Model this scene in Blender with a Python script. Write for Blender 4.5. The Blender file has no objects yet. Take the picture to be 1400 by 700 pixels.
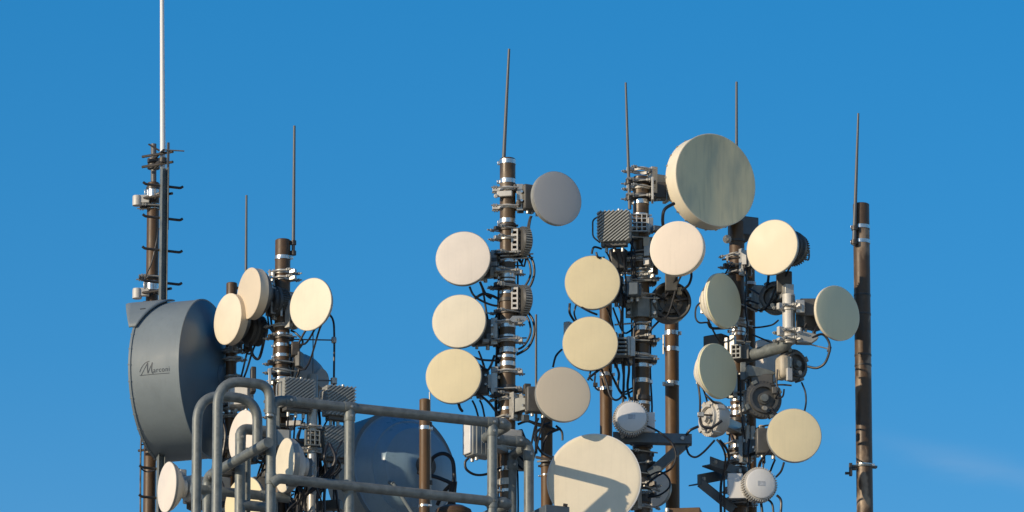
import bpy, math, random
from mathutils import Vector, Matrix
random.seed(7)
S = bpy.context.scene
COL = S.collection
R = math.radians

# ------------------------------------------------------------------ camera
PITCH = R(15.0); DIST = 40.0; FPX = 10353.0
CAM = Vector((0, -DIST, 1.6))
cd = bpy.data.cameras.new('camera'); cam = bpy.data.objects.new('camera', cd); COL.objects.link(cam)
cam.location = CAM; cam.rotation_euler = (R(90) + PITCH, 0, 0)
cd.sensor_width = 36; cd.lens = FPX / 1400 * 36; cd.clip_end = 8000; cd.clip_start = 0.5
S.camera = cam
S.render.resolution_x = 1024; S.render.resolution_y = 512

# ------------------------------------------------------------------ sky and sun
SUN_EL = R(18.0); SUN_AZ = R(35.0)            # sun stands to the left, a little in front of the masts
to_sun = Vector((-math.cos(SUN_AZ) * math.cos(SUN_EL), -math.sin(SUN_AZ) * math.cos(SUN_EL), math.sin(SUN_EL)))
W = bpy.data.worlds.new('World'); S.world = W; W.use_nodes = True
nt = W.node_tree; nt.nodes.clear()
sky = nt.nodes.new('ShaderNodeTexSky'); sky.sky_type = 'NISHITA'; sky.sun_disc = False
sky.sun_elevation = SUN_EL; sky.sun_rotation = math.atan2(to_sun.x, to_sun.y)
sky.altitude = 1500; sky.air_density = 1.3; sky.dust_density = 0.3; sky.ozone_density = 4.0
hs = nt.nodes.new('ShaderNodeHueSaturation'); hs.inputs['Saturation'].default_value = 1.47; hs.inputs['Value'].default_value = 1.0
bg = nt.nodes.new('ShaderNodeBackground'); bg.inputs['Strength'].default_value = 0.132
wo = nt.nodes.new('ShaderNodeOutputWorld')
nt.links.new(sky.outputs[0], hs.inputs['Color'])
def wmath(op, a, b=None):
    q = nt.nodes.new('ShaderNodeMath'); q.operation = op
    for i, w in enumerate((a, b)):
        if w is None: continue
        if isinstance(w, (int, float)): q.inputs[i].default_value = w
        else: nt.links.new(w, q.inputs[i])
    return q.outputs[0]
def wmix(f, a, col):
    q = nt.nodes.new('ShaderNodeMix'); q.data_type = 'RGBA'; nt.links.new(f, q.inputs[0]); nt.links.new(a, q.inputs[6]); q.inputs[7].default_value = (*col, 1); return q.outputs[2]
wtc = nt.nodes.new('ShaderNodeTexCoord'); sep = nt.nodes.new('ShaderNodeSeparateXYZ'); nt.links.new(wtc.outputs['Generated'], sep.inputs[0])
elev = wmath('MAXIMUM', sep.outputs[2], 0.0)                     # pale air low over the whole horizon
haze_f = wmath('MULTIPLY', wmath('EXPONENT', wmath('MULTIPLY', elev, -1 / 0.070)), 0.9)
out = wmix(haze_f, hs.outputs[0], (13.5, 10.6, 7.6))
# one faint wisp of cirrus low in the sky, broken up by noise
cm = nt.nodes.new('ShaderNodeMapping'); cm.inputs['Scale'].default_value = (60, 60, 260)
nt.links.new(wtc.outputs['Generated'], cm.inputs[0])
cn = nt.nodes.new('ShaderNodeTexNoise'); cn.inputs['Scale'].default_value = 1.0; cn.inputs['Detail'].default_value = 6; nt.links.new(cm.outputs[0], cn.inputs['Vector'])
dz = wmath('SUBTRACT', sep.outputs[2], wmath('ADD', wmath('MULTIPLY', wmath('SUBTRACT', sep.outputs[0], 0.056), -0.24), 0.2330))
dz = wmath('ADD', dz, wmath('MULTIPLY', wmath('SUBTRACT', cn.outputs[0], 0.5), 0.004))
gz = wmath('EXPONENT', wmath('MULTIPLY', wmath('POWER', wmath('MULTIPLY', dz, 1 / 0.0016), 2.0), -1.0))
gx = wmath('EXPONENT', wmath('MULTIPLY', wmath('POWER', wmath('MULTIPLY', wmath('SUBTRACT', sep.outputs[0], 0.062), 1 / 0.013), 2.0), -1.0))
wf = wmath('MULTIPLY', wmath('MULTIPLY', gz, gx), wmath('MULTIPLY', cn.outputs[0], 0.13))
wf = wmath('MULTIPLY', wf, wmath('GREATER_THAN', sep.outputs[1], 0.0)); out = wmix(wf, out, (5.2, 5.0, 4.8))
nt.links.new(out, bg.inputs[0]); nt.links.new(bg.outputs[0], wo.inputs[0])
sl = bpy.data.lights.new('sun', 'SUN'); sl.energy = 3.85; sl.angle = R(0.5); sl.color = (1.0, 0.83, 0.60)
so = bpy.data.objects.new('sun', sl); COL.objects.link(so); so.location = to_sun * 60
so.rotation_euler = to_sun.to_track_quat('Z', 'Y').to_euler()
S.view_settings.view_transform = 'Standard'; S.view_settings.look = 'None'
S.view_settings.exposure = 0.0; S.view_settings.gamma = 1.0
S.render.engine = 'CYCLES'

# ------------------------------------------------------------------ placing helpers
FW = Vector((0, math.cos(PITCH), math.sin(PITCH))); UP = Vector((0, -math.sin(PITCH), math.cos(PITCH))); RT = Vector((1, 0, 0))
def P(px, py, y):
    d = RT * ((px - 700) / FPX) + UP * ((350 - py) / FPX) + FW
    return CAM + d * ((y + DIST) / d.y)
def m(px, y=0.0): return px / FPX * (DIST + y) / math.cos(PITCH)
DECK = 10.1

# ------------------------------------------------------------------ materials
def mat(name, col, rough=0.5, metal=0.0, var=0.12, scale=9.0, streak=0.0, streak_col=(0.2, 0.19, 0.15), bump=0.0, patch=None, spec=0.5):
    M = bpy.data.materials.new(name); M.use_nodes = True
    t = M.node_tree; b = t.nodes['Principled BSDF']
    b.inputs['Roughness'].default_value = rough; b.inputs['Metallic'].default_value = metal
    b.inputs['Specular IOR Level'].default_value = spec
    tc = t.nodes.new('ShaderNodeTexCoord')
    n = t.nodes.new('ShaderNodeTexNoise'); n.inputs['Scale'].default_value = scale; n.inputs['Detail'].default_value = 6; n.inputs['Roughness'].default_value = 0.65
    t.links.new(tc.outputs['Object'], n.inputs['Vector'])
    r = t.nodes.new('ShaderNodeMapRange'); r.inputs[1].default_value = 0.3; r.inputs[2].default_value = 0.7
    r.inputs[3].default_value = 1 - var; r.inputs[4].default_value = 1 + var
    t.links.new(n.outputs[0], r.inputs[0])
    mx = t.nodes.new('ShaderNodeMix'); mx.data_type = 'RGBA'; mx.blend_type = 'MULTIPLY'; mx.inputs[0].default_value = 1
    mx.inputs[6].default_value = (*col, 1); t.links.new(r.outputs[0], mx.inputs[7])
    out = mx.outputs[2]
    if patch:
        pc, lo, hi, ps = patch
        n2 = t.nodes.new('ShaderNodeTexNoise'); n2.inputs['Detail'].default_value = 5; n2.inputs['Scale'].default_value = 1.0
        mp = t.nodes.new('ShaderNodeMapping'); mp.inputs['Scale'].default_value = ps
        t.links.new(tc.outputs['Object'], mp.inputs[0]); t.links.new(mp.outputs[0], n2.inputs['Vector'])
        r2 = t.nodes.new('ShaderNodeMapRange'); r2.inputs[1].default_value = lo; r2.inputs[2].default_value = hi
        t.links.new(n2.outputs[0], r2.inputs[0])
        m2 = t.nodes.new('ShaderNodeMix'); m2.data_type = 'RGBA'; t.links.new(r2.outputs[0], m2.inputs[0])
        t.links.new(out, m2.inputs[6]); m2.inputs[7].default_value = (*pc, 1); out = m2.outputs[2]
    if streak:
        n3 = t.nodes.new('ShaderNodeTexNoise'); n3.inputs['Detail'].default_value = 4; n3.inputs['Scale'].default_value = 1.0
        mp = t.nodes.new('ShaderNodeMapping'); mp.inputs['Scale'].default_value = (55, 55, 3.5)
        t.links.new(tc.outputs['Object'], mp.inputs[0]); t.links.new(mp.outputs[0], n3.inputs['Vector'])
        r3 = t.nodes.new('ShaderNodeMapRange'); r3.inputs[1].default_value = 0.52; r3.inputs[2].default_value = 0.8; r3.inputs[4].default_value = streak
        t.links.new(n3.outputs[0], r3.inputs[0])
        m3 = t.nodes.new('ShaderNodeMix'); m3.data_type = 'RGBA'; t.links.new(r3.outputs[0], m3.inputs[0])
        t.links.new(out, m3.inputs[6]); m3.inputs[7].default_value = (*streak_col, 1); out = m3.outputs[2]
    t.links.new(out, b.inputs['Base Color'])
    rr = t.nodes.new('ShaderNodeMapRange'); rr.inputs[1].default_value = 0.3; rr.inputs[2].default_value = 0.7
    rr.inputs[3].default_value = max(0.05, rough - 0.1); rr.inputs[4].default_value = min(1, rough + 0.12)
    t.links.new(n.outputs[0], rr.inputs[0]); t.links.new(rr.outputs[0], b.inputs['Roughness'])
    if bump:
        bp = t.nodes.new('ShaderNodeBump'); bp.inputs['Strength'].default_value = bump; bp.inputs['Distance'].default_value = 0.004
        n4 = t.nodes.new('ShaderNodeTexNoise'); n4.inputs['Scale'].default_value = scale * 9; n4.inputs['Detail'].default_value = 4
        t.links.new(tc.outputs['Object'], n4.inputs['Vector']); t.links.new(n4.outputs[0], bp.inputs['Height']); t.links.new(bp.outputs[0], b.inputs['Normal'])
    return M

GR = (0.30, 0.27, 0.2)
M = dict(
 cream=mat('radome_cream', (0.80, 0.715, 0.55), 0.45, 0, 0.045, 7, 0.09, GR, spec=.3),
 yellow=mat('radome_yellow', (0.79, 0.675, 0.43), 0.5, 0, 0.045, 7, 0.09, GR, spec=.3),
 cream2=mat('radome_butter', (0.78, 0.68, 0.49), 0.5, 0, 0.025, 4, 0.04, GR, spec=.3),
 pink=mat('radome_pinkish', (0.79, 0.68, 0.56), 0.5, 0, 0.045, 7, 0.09, GR, spec=.3),
 white=mat('radome_white', (0.80, 0.715, 0.62), 0.42, 0, 0.045, 7, 0.09, GR, spec=.35),
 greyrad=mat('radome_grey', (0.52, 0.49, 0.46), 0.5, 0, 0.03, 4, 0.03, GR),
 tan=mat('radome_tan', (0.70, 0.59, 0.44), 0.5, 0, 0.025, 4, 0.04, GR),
 fabric=mat('radome_fabric', (0.74, 0.67, 0.43), 0.6, 0, 0.05, 4, 0.4, (0.34, 0.34, 0.23), 0.03, patch=((0.45, 0.46, 0.34), 0.45, 0.75, (9, 9, 3))),
 olive=mat('radome_olive', (0.74, 0.70, 0.47), 0.5, 0, 0.035, 4, 0.08, GR),
 plastic=mat('shell_plastic', (0.76, 0.70, 0.58), 0.45, 0, 0.05, 12, 0.1, GR),
 blue=mat('blue_grey_paint', (0.185, 0.222, 0.242), 0.55, 0.0, 0.07, 6, 0.25, (0.13, 0.15, 0.16), 0.03),
 back=mat('dark_blue_reflector', (0.06, 0.115, 0.17), 0.45, 0.0, 0.08, 5, 0.2, (0.05, 0.07, 0.09)),
 navy=mat('blue_dish_paint', (0.25, 0.38, 0.49), 0.34, 0.0, 0.08, 5, 0.2, (0.14, 0.19, 0.24), 0.02),
 brown=mat('brown_pole_paint', (0.088, 0.049, 0.022), 0.5, 0.05, 0.3, 10, 0.5, (0.035, 0.026, 0.018), 0.08, patch=((0.095, 0.062, 0.034), 0.52, 0.7, (14, 14, 5))),
 bronze=mat('weathered_bronze_pole', (0.088, 0.054, 0.026), 0.45, 0.1, 0.3, 12, 0.5, (0.04, 0.03, 0.02), 0.1, patch=((0.17, 0.13, 0.09), 0.54, 0.76, (12, 12, 6))),
 tanpole=mat('tan_brown_pole_paint', (0.125, 0.066, 0.024), 0.55, 0.0, 0.25, 9, 0.4, (0.07, 0.045, 0.025), 0.05),
 sun_patched=mat('sun_patched_pole', (0.088, 0.054, 0.03), 0.48, 0.1, 0.3, 10, 0.4, (0.04, 0.03, 0.024), 0.08, patch=((0.30, 0.22, 0.15), 0.53, 0.62, (9, 9, 5))),  # plain brown pole; the pale noise patches are sunlight painted into the colour
 black=mat('dark_clamp_steel', (0.065, 0.058, 0.052), 0.45, 0.3, 0.3, 20, 0.0, bump=0.1),
 darkgrey=mat('dark_housing', (0.10, 0.098, 0.093), 0.5, 0.2, 0.2, 14, 0.0, bump=0.05),
 rubber=mat('black_cable', (0.014, 0.015, 0.02), 0.45, 0, 0.15, 30),
 steel=mat('bright_steel', (0.62, 0.60, 0.57), 0.28, 0.9, 0.15, 25, 0.0, bump=0.05),
 galv=mat('galvanised_rail', (0.18, 0.197, 0.192), 0.5, 0.25, 0.32, 22, 0.25, (0.11, 0.12, 0.12), 0.05),
 galvl=mat('light_galvanised', (0.43, 0.42, 0.39), 0.42, 0.5, 0.18, 20, 0.15, (0.2, 0.17, 0.12), 0.05),
 angle=mat('dark_painted_angle', (0.10, 0.125, 0.145), 0.5, 0.2, 0.2, 12, 0.3, (0.06, 0.06, 0.06)),
 radio=mat('grey_radio_casting', (0.33, 0.335, 0.315), 0.5, 0.1, 0.1, 15, 0.1, (0.16, 0.16, 0.15)),
 radiol=mat('pale_radio_casting', (0.55, 0.53, 0.49), 0.5, 0.1, 0.12, 15, 0.15, (0.25, 0.22, 0.17)),
 beige=mat('beige_casting', (0.50, 0.43, 0.32), 0.5, 0.0, 0.15, 15, 0.2, GR),
 whitep=mat('white_plastic', (0.72, 0.71, 0.69), 0.4, 0, 0.05, 10, 0.08, GR),
 label=mat('printed_label', (0.45, 0.47, 0.5), 0.5, 0, 0.35, 90),
 ink=mat('lettering_ink', (0.012, 0.028, 0.05), 0.5, 0, 0.05, 20),
 brass=mat('connector_brass', (0.55, 0.33, 0.12), 0.35, 0.8, 0.1, 20),
 whip=mat('whip_grey', (0.12, 0.125, 0.13), 0.5, 0.2, 0.15, 10),
 whipw=mat('whip_white', (0.75, 0.75, 0.74), 0.4, 0, 0.04, 5),
 concrete=mat('concrete', (0.32, 0.30, 0.27), 0.85, 0, 0.2, 2.0, bump=0.2),
 ground=mat('dry_ground', (0.36, 0.30, 0.19), 0.95, 0, 0.35, 0.15, bump=0.2),
)

# ------------------------------------------------------------------ mesh helpers
ZZ = Vector((0, 0, 1))
def frame(yaw, tilt=0.0):
    y, t = R(yaw), R(tilt)
    n = Vector((math.sin(y) * math.cos(t), -math.cos(y) * math.cos(t), math.sin(t)))
    u = Vector((math.cos(y), math.sin(y), 0)); return u, n.cross(u).normalized(), n
class MB:
    def __init__(s): s.v = []; s.f = []
    def box(s, c, size, fr=None):
        u, v, n = fr or (Vector((1, 0, 0)), Vector((0, 0, 1)), Vector((0, -1, 0)))
        a, b, d = [q / 2 for q in size]; k = len(s.v)
        for i in (-1, 1):
            for j in (-1, 1):
                for l in (-1, 1): s.v.append(c + u * a * i + v * b * j + n * d * l)
        s.f += [tuple(k + q for q in f) for f in ((0, 1, 3, 2), (4, 6, 7, 5), (0, 4, 5, 1), (2, 3, 7, 6), (0, 2, 6, 4), (1, 5, 7, 3))]
        return s
    def prism(s, pts, c, fr, d0, d1):            # outline in the frame's u, v plane, extruded along n
        u, v, n = fr; k = len(s.v); N = len(pts)
        for d in (d0, d1):
            for (a, b) in pts: s.v.append(c + u * a + v * b + n * d)
        s.f.append(tuple(range(k + N - 1, k - 1, -1))); s.f.append(tuple(range(k + N, k + 2 * N)))
        for i in range(N):
            j = (i + 1) % N; s.f.append((k + i, k + j, k + N + j, k + N + i))
        return s
    def lathe(s, o, fr, prof, seg=40):
        u, v, n = fr; rings = []
        for (r, d) in prof:
            k = len(s.v)
            if r < 1e-6: s.v.append(o + n * d); rings.append((k, 1))
            else:
                for i in range(seg):
                    a = 2 * math.pi * i / seg; s.v.append(o + n * d + (u * math.cos(a) + v * math.sin(a)) * r)
                rings.append((k, seg))
        for (a, na), (b, nb) in zip(rings, rings[1:]):
            for i in range(seg):
                j = (i + 1) % seg
                if na == 1 and nb == 1: break
                if na == 1: s.f.append((a, b + j, b + i))
                elif nb == 1: s.f.append((a + i, a + j, b))
                else: s.f.append((a + i, a + j, b + j, b + i))
        return s
    def cyl(s, p0, p1, r, seg=12, r1=None):
        r1 = r if r1 is None else r1
        d = (p1 - p0); L = d.length; n = d / L
        u = n.orthogonal().normalized(); v = n.cross(u)
        return s.lathe(p0, (u, v, n), [(0, 0), (r, 0), (r1, L), (0, L)], seg)
    def tube(s, pts, r, seg=8):
        N = len(pts); k = len(s.v); prev = None
        for i, p in enumerate(pts):
            t = (pts[min(i + 1, N - 1)] - pts[max(i - 1, 0)]).normalized()
            if prev is None: u = t.orthogonal().normalized()
            else: u = (prev - t * prev.dot(t)).normalized()
            prev = u; v = t.cross(u)
            for q in range(seg):
                a = 2 * math.pi * q / seg; s.v.append(p + (u * math.cos(a) + v * math.sin(a)) * r)
        for i in range(N - 1):
            for q in range(seg):
                w = (q + 1) % seg
                s.f.append((k + i * seg + q, k + i * seg + w, k + (i + 1) * seg + w, k + (i + 1) * seg + q))
        s.f.append(tuple(k + q for q in range(seg - 1, -1, -1))); s.f.append(tuple(k + (N - 1) * seg + q for q in range(seg)))
        return s
def curve(pts, n=7):
    out = []; Q = [pts[0]] + list(pts) + [pts[-1]]
    for i in range(1, len(Q) - 2):
        a, b, c, d = Q[i - 1], Q[i], Q[i + 1], Q[i + 2]
        for k in range(n):
            t = k / n
            out.append(0.5 * (2 * b + (c - a) * t + (2 * a - 5 * b + 4 * c - d) * t * t + (3 * b - a - 3 * c + d) * t ** 3))
    out.append(pts[-1].copy()); return out
def bend(pts, rad, n=7):                          # polyline with rounded corners, as a bent pipe
    out = [pts[0]]
    for a, b, c in zip(pts, pts[1:], pts[2:]):
        d0 = (a - b); d1 = (c - b); r = min(rad, d0.length * 0.49, d1.length * 0.49)
        p0 = b + d0.normalized() * r; p1 = b + d1.normalized() * r
        for k in range(n + 1):
            t = k / n; out.append(p0 * (1 - t) ** 2 + b * 2 * t * (1 - t) + p1 * t * t)
    out.append(pts[-1]); return out
ORG = {}
def tag(o, label, cat, group=None):
    o['label'] = label; o['category'] = cat
    if group: o['group'] = group
    return o
def thing(name, label, cat, loc, group=None):
    o = bpy.data.objects.new(name, None); COL.objects.link(o); o.location = loc; o.empty_display_size = 0.05
    ORG[o.name] = Vector(loc); return tag(o, label, cat, group)
def part(parent, name, mb, mt, kind=None, bev=0.0, loc=None, label=None):
    base = ORG[parent.name] if parent else Vector(loc if loc is not None else (0, 0, 0))
    me = bpy.data.meshes.new(name); me.from_pydata([tuple(p - base) for p in mb.v], [], mb.f)
    me.validate(); me.update()
    import bmesh
    b = bmesh.new(); b.from_mesh(me); bmesh.ops.recalc_face_normals(b, faces=b.faces); b.to_mesh(me); b.free()
    me.polygons.foreach_set('use_smooth', [True] * len(me.polygons)); me.set_sharp_from_angle(angle=R(35))
    me.materials.append(M[mt])
    o = bpy.data.objects.new(name, me); COL.objects.link(o); ORG[o.name] = base
    if parent: o.parent = parent
    else: o.location = base
    if kind: o['kind'] = kind
    if label: o['label'] = label
    if bev:
        bm = o.modifiers.new('bevel', 'BEVEL'); bm.width = bev; bm.segments = 2; bm.limit_method = 'ANGLE'; bm.angle_limit = R(40)
    return o
VF = (Vector((1, 0, 0)), Vector((0, 1, 0)), Vector((0, 0, 1)))      # vertical axis frame

# ------------------------------------------------------------------ the setting
g = MB(); g.box(Vector((0, 0, -0.5)), (6000, 1.0, 6000)); o = part(None, 'ground', g, 'ground'); o['kind'] = 'structure'
g = MB(); g.box(Vector((0, 1.0, DECK / 2 - 0.2)), (9.0, DECK - 0.4, 5.6)); o = part(None, 'building_wall', g, 'concrete'); o['kind'] = 'structure'
g = MB(); g.box(Vector((0, 1.0, DECK - 0.1)), (9.4, 0.2, 6.0)); o = part(None, 'roof_deck', g, 'concrete', bev=0.01); o['kind'] = 'structure'

# ------------------------------------------------------------------ masts
MAST = {}
def mast(key, label, px, ref_py, y, top_py, w, mt, bands=(), base=True, cap=True, bottom=None, name='mast'):
    ax = P(px, ref_py, y); top = P(px, top_py, y).z; r = m(w, y) / 2
    zb = DECK if bottom is None else P(px, bottom, y).z
    T = thing(name, label, 'mast', (ax.x, y, zb), 'masts standing on the roof')
    c = Vector((ax.x, y, 0)); MAST[key] = (T, c, r)
    part(T, 'pole', MB().lathe(c, VF, [(0, zb), (r, zb), (r, top - 0.004), (r - 0.004, top), (r - 0.006, top), (r - 0.006, top - 0.02), (0, top - 0.02)], 28), mt)
    if base and bottom is None:
        part(T, 'base_plate', MB().box(Vector((ax.x, y, DECK + 0.008)), (r * 4, 0.016, r * 4)), 'galv')
    for b in bands:
        py, h = b[0], b[1]; bm = b[2] if len(b) > 2 else 'steel'
        z = P(px, py, y).z; hh = m(h, y) / 2; e = 0.0025 if bm == 'steel' else 0.006
        part(T, 'band', MB().lathe(c, VF, [(r, z - hh), (r + e, z - hh), (r + e, z + hh), (r, z + hh)], 28), bm)
        a = R(random.choice((160, 175, 190, 205, -10, 10, -25)))
        d = Vector((math.cos(a), math.sin(a) , 0)); 
        part(T, 'buckle', MB().box(c + d * (r + 0.008) + ZZ * z, (0.016, hh * 1.5, 0.018)), bm, bev=0.001)
    return T
def z_at(key, py): c = MAST[key][1]; return P(700 + c.x / m(1, c.y), py, c.y).z
def clamp(T, key, z, h=0.022, mt='black', ear=None, spread=0.02, bolts=True):
    """two-piece ring clamp round a mast with ears, bolts and nuts"""
    _, c, r = MAST[key]; d = (ear if ear is not None else Vector((-1, -0.2, 0))).normalized(); s = Vector((-d.y, d.x, 0))
    g = MB().lathe(c, VF, [(r, z - h / 2), (r + 0.007, z - h / 2), (r + 0.007, z + h / 2), (r, z + h / 2)], 24)
    g.box(c + d * (r + 0.02) + ZZ * z, (0.04, h, 0.024), (d, ZZ, -s)); g.box(c - d * (r + 0.012) + ZZ * z, (0.026, h, 0.03), (d, ZZ, -s))
    cl = part(T, 'clamp', g, mt, bev=0.0015)
    if bolts:
        for k in (-1, 1):
            p = c + s * (r + 0.012) * k + ZZ * z
            b = MB().cyl(p - d * (r + 0.02), p + d * (r + 0.036 + spread * .6), 0.0045, 8)
            b.cyl(p + d * (r + 0.012), p + d * (r + 0.021), 0.0095, 6); b.cyl(p + d * (r + 0.026), p + d * (r + 0.034), 0.0095, 6)
            part(cl, 'bolt', b, 'galvl')
    return cl
def cable(T, pts, r=0.006, name='cable', mt='rubber'):
    return part(T, name, MB().tube(curve([P(*q) for q in pts], 8), r, 8), mt)
def down_cable(T, key, start, ang, zend=None, sag=0.12, r=0.0055):
    _, c, rr = MAST[key]; d = Vector((math.cos(R(ang)), math.sin(R(ang)), 0)); zt = start.z - sag * 0.7
    zend = max(DECK + .02, start.z - random.uniform(.3, .9)) if zend is None else zend
    left = math.cos(R(ang)) < 0; ang = random.uniform(105, 165) if left else random.uniform(15, 75); d = Vector((math.cos(R(ang)), math.sin(R(ang)), 0))
    hit = c + d * (rr + r + 0.004); hit.z = start.z
    pts = [start, start - ZZ * 0.05 + (hit - start) * 0.15, Vector((start.x * 0.5 + hit.x * 0.5, start.y * 0.5 + hit.y * 0.5, zt - sag * 0.6)), Vector((hit.x, hit.y, zt - 0.03))]
    z = zt - 0.15
    while z > zend:
        w = c + d * (rr + r + 0.003 + random.random() * 0.01) + Vector((-d.y, d.x, 0)) * random.uniform(-.008, .008); pts.append(Vector((w.x, w.y, z))); z -= random.uniform(.16, .3)
    pts.append(Vector((hit.x - d.x * .03, hit.y - d.y * .03, zend)))
    part(T, 'cable', MB().tube(curve(pts, 5), r, 6), 'rubber')

# ------------------------------------------------------------------ dish antennas
def bracket(T, key, p, fr, mt='galvl', size=1.0):
    """arm from a dish hub to its mast: channel on the mast, arm box, two ring clamps with long bolts"""
    _, c, r = MAST[key]; z = p.z
    d = Vector((p.x - c.x, p.y - c.y, 0)); L = d.length; d = d / L; s = Vector((-d.y, d.x, 0)); F = (d, ZZ, -s)
    h = 0.15 * size
    ch = MB().box(c + d * (r + 0.012) + ZZ * z, (0.008, h, 0.055), F)
    for k in (-1, 1): ch.box(c + d * (r + 0.026) + s * k * 0.0305 + ZZ * z, (0.036, h, 0.006), F)
    part(T, 'bracket', ch, mt, bev=0.0015)
    arm = MB()
    for k in (-1, 1): arm.box(c + d * (r + 0.03 + (L - r - 0.03) / 2) + s * k * 0.02 + ZZ * z, (max(0.02, L - r - 0.03), 0.075 * size, 0.007), F)
    arm.box(c + d * L * 0.999 + ZZ * z, (0.02, 0.10 * size, 0.07), F)
    part(T, 'mounting_arm', arm, random.choice(('galvl', 'radio', 'angle')), bev=0.0015)
    for k in (-1, 1): clamp(T, key, z + k * h * 0.34, 0.02, random.choice(('black', 'galvl', 'radiol')), ear=-d, spread=0.015)
    b = MB()
    for k in (-1, 1): b.cyl(c + d * (L - 0.06) + s * -0.06 + ZZ * (z + k * 0.025), c + d * (L - 0.06) + s * 0.06 + ZZ * (z + k * 0.025), 0.007, 8)
    part(T, 'pivot_bolt', b, 'steel')
def radio_box(T, c, fr, w, h, d, mt='darkgrey', name='radio_unit'):
    u, v, n = fr
    o = part(T, name, MB().box(c, (w, h, d), fr), mt, bev=0.008)
    g = MB(); k = int(w / 0.014)
    for i in range(k): g.box(c + u * (-w / 2 + (i + 0.5) * w / k) - n * (d / 2 + 0.010), (0.004, h * 0.9, 0.022), fr)
    part(o, 'cooling_fins', g, mt, kind='stuff')
    for q, L, r in ((.2, .025, .011), (-.25, .018, .009)): part(o, 'connector', MB().cyl(c - v * (h / 2) + u * w * q, c - v * (h / 2 + L) + u * w * q, r, 10), 'galvl')
    return o
def dish(label, px, py, dpx, y, yaw, key, face='cream', kind='flat', shell='radio', tilt=0.0, thick=0.035, unit='box', unit_mt='darkgrey', off=(0, 0),
         arm=True, ncable=2, ang=None, group=None, arm_dz=0.0, rim='radio', back=0.07):
    C = P(px, py, y); rad = m(dpx, y) / 2; fr = frame(yaw, tilt); u, v, n = fr
    T = thing('microwave_dish', label, 'dish antenna', C - n * thick, group)
    seg = 72
    if kind == 'drum':
        pr = [(0, -0.009), (rad * .12, -0.0085), (rad * .35, -0.006), (rad * .6, -0.0034), (rad * .85, -0.0006), (rad * 0.955, 0.001), (rad * .985, 0.001), (rad * .985, -0.012)]
    else:
        pr = [(0, 0.007), (rad * .3, .0066), (rad * .55, .0055), (rad * .78, .0035), (rad * .92, .0018), (rad * 0.978, .0006), (rad * .986, -0.001), (rad * .988, -0.011)]
    if kind == 'drum':                            # slack fabric cover with an upright fold down its middle
        pr = [(rad * .985 * k / 14, 0) for k in range(15)] + [(rad * .985, -.012)]
    gm = MB().lathe(C, fr, pr, seg)
    if kind == 'drum':
        for i, p in enumerate(gm.v):
            w = p - C; x_ = w.dot(u) / rad; r_ = math.sqrt(w.dot(u) ** 2 + w.dot(v) ** 2) / rad
            if w.dot(n) > -.006: gm.v[i] = p - n * .012 * max(0, 1 - r_ ** 4 / .93) * max(0, 1 - math.sqrt(x_ * x_ + .012))
    part(T, 'radome', gm, face)
    if kind == 'cone':
        pr = [(rad * .975, -0.010), (rad, -0.010), (rad, -0.02), (rad * .965, -0.026), (rad * .80, -0.052), (rad * .72, -0.058), (rad * .71, -0.075), (rad * .60, -0.095), (rad * .46, -0.104), (rad * .44, -0.12), (rad * .2, -0.135), (rad * .12, -0.139), (0, -0.139)]
        part(T, 'back_shell', MB().lathe(C, fr, pr, seg), 'plastic')
        part(T, 'feed_connector', MB().cyl(C - n * 0.138, C - n * 0.165, 0.012, 10), 'brass')
        hub = 0.12
    else:
        pr = [(rad * .975, -0.004), (rad * .98, 0.0), (rad, -0.001), (rad * 1.0, -0.006), (rad * .992, -0.008), (rad * .992, -thick), (rad * .97, -thick - 0.004)]
        part(T, 'shroud', MB().lathe(C, fr, pr, seg), rim)
        b0 = -thick - 0.003
        pr = [(rad * .975, b0), (rad * .9, b0 - back * .25), (rad * .7, b0 - back * .62), (rad * .5, b0 - back * .86), (rad * .36, b0 - back), (rad * .35, b0 - back - 0.02), (0, b0 - back - 0.02)]
        bs = part(T, 'back_shell', MB().lathe(C, fr, pr, seg), shell)
        if kind == 'drum':
            g = MB()
            for i in range(24):
                a = 2 * math.pi * i / 24; q = (u * math.cos(a) + v * math.sin(a)); g.box(C + q * rad * .985 - n * (thick - 0.003), (0.012, 0.012, 0.01), (q, n, q.cross(n)))
            part(bs, 'rim_clip', g, 'galvl', kind='stuff')
        hub = thick + back + 0.02
    if unit == 'box':
        w = min(0.135, rad * 0.95); uc = C - n * (hub + 0.045) + u * off[0] + v * off[1]
        radio_box(T, uc, fr, w, w * 1.05, 0.06, unit_mt)
    elif unit == 'round':
        uc = C - n * (hub + 0.04) + u * off[0] + v * off[1]; q = rad * .62
        g = MB().lathe(uc, fr, [(0, .05), (q * .8, .05), (q * .86, .045), (q * .86, .03), (q, .028), (q, .012), (q * .9, .01), (q * .9, -.03), (q * .8, -.045), (q * .45, -.05), (q * .42, -.065), (0, -.065)], 48)
        ro = part(T, 'radio_unit', g, unit_mt); g = MB()
        for i in range(40):
            a = 2 * math.pi * i / 40; e = (u * math.cos(a) + v * math.sin(a)); g.box(uc + e * q * .9 - n * 0.015, (q * .12, .04, .005), (e, n, e.cross(n)))
        part(ro, 'cooling_fins', g, unit_mt, kind='stuff')
        hd = MB().tube(curve([uc + u * q * .5 - n * .045 + v * q * .1, uc + u * q * .6 - n * .085 + v * q * .1, uc + u * q * .6 - n * .085 - v * q * .5, uc + u * q * .5 - n * .045 - v * q * .5], 4), 0.005, 6)
        part(ro, 'handle', hd, 'darkgrey')
    else: uc = C - n * hub
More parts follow.
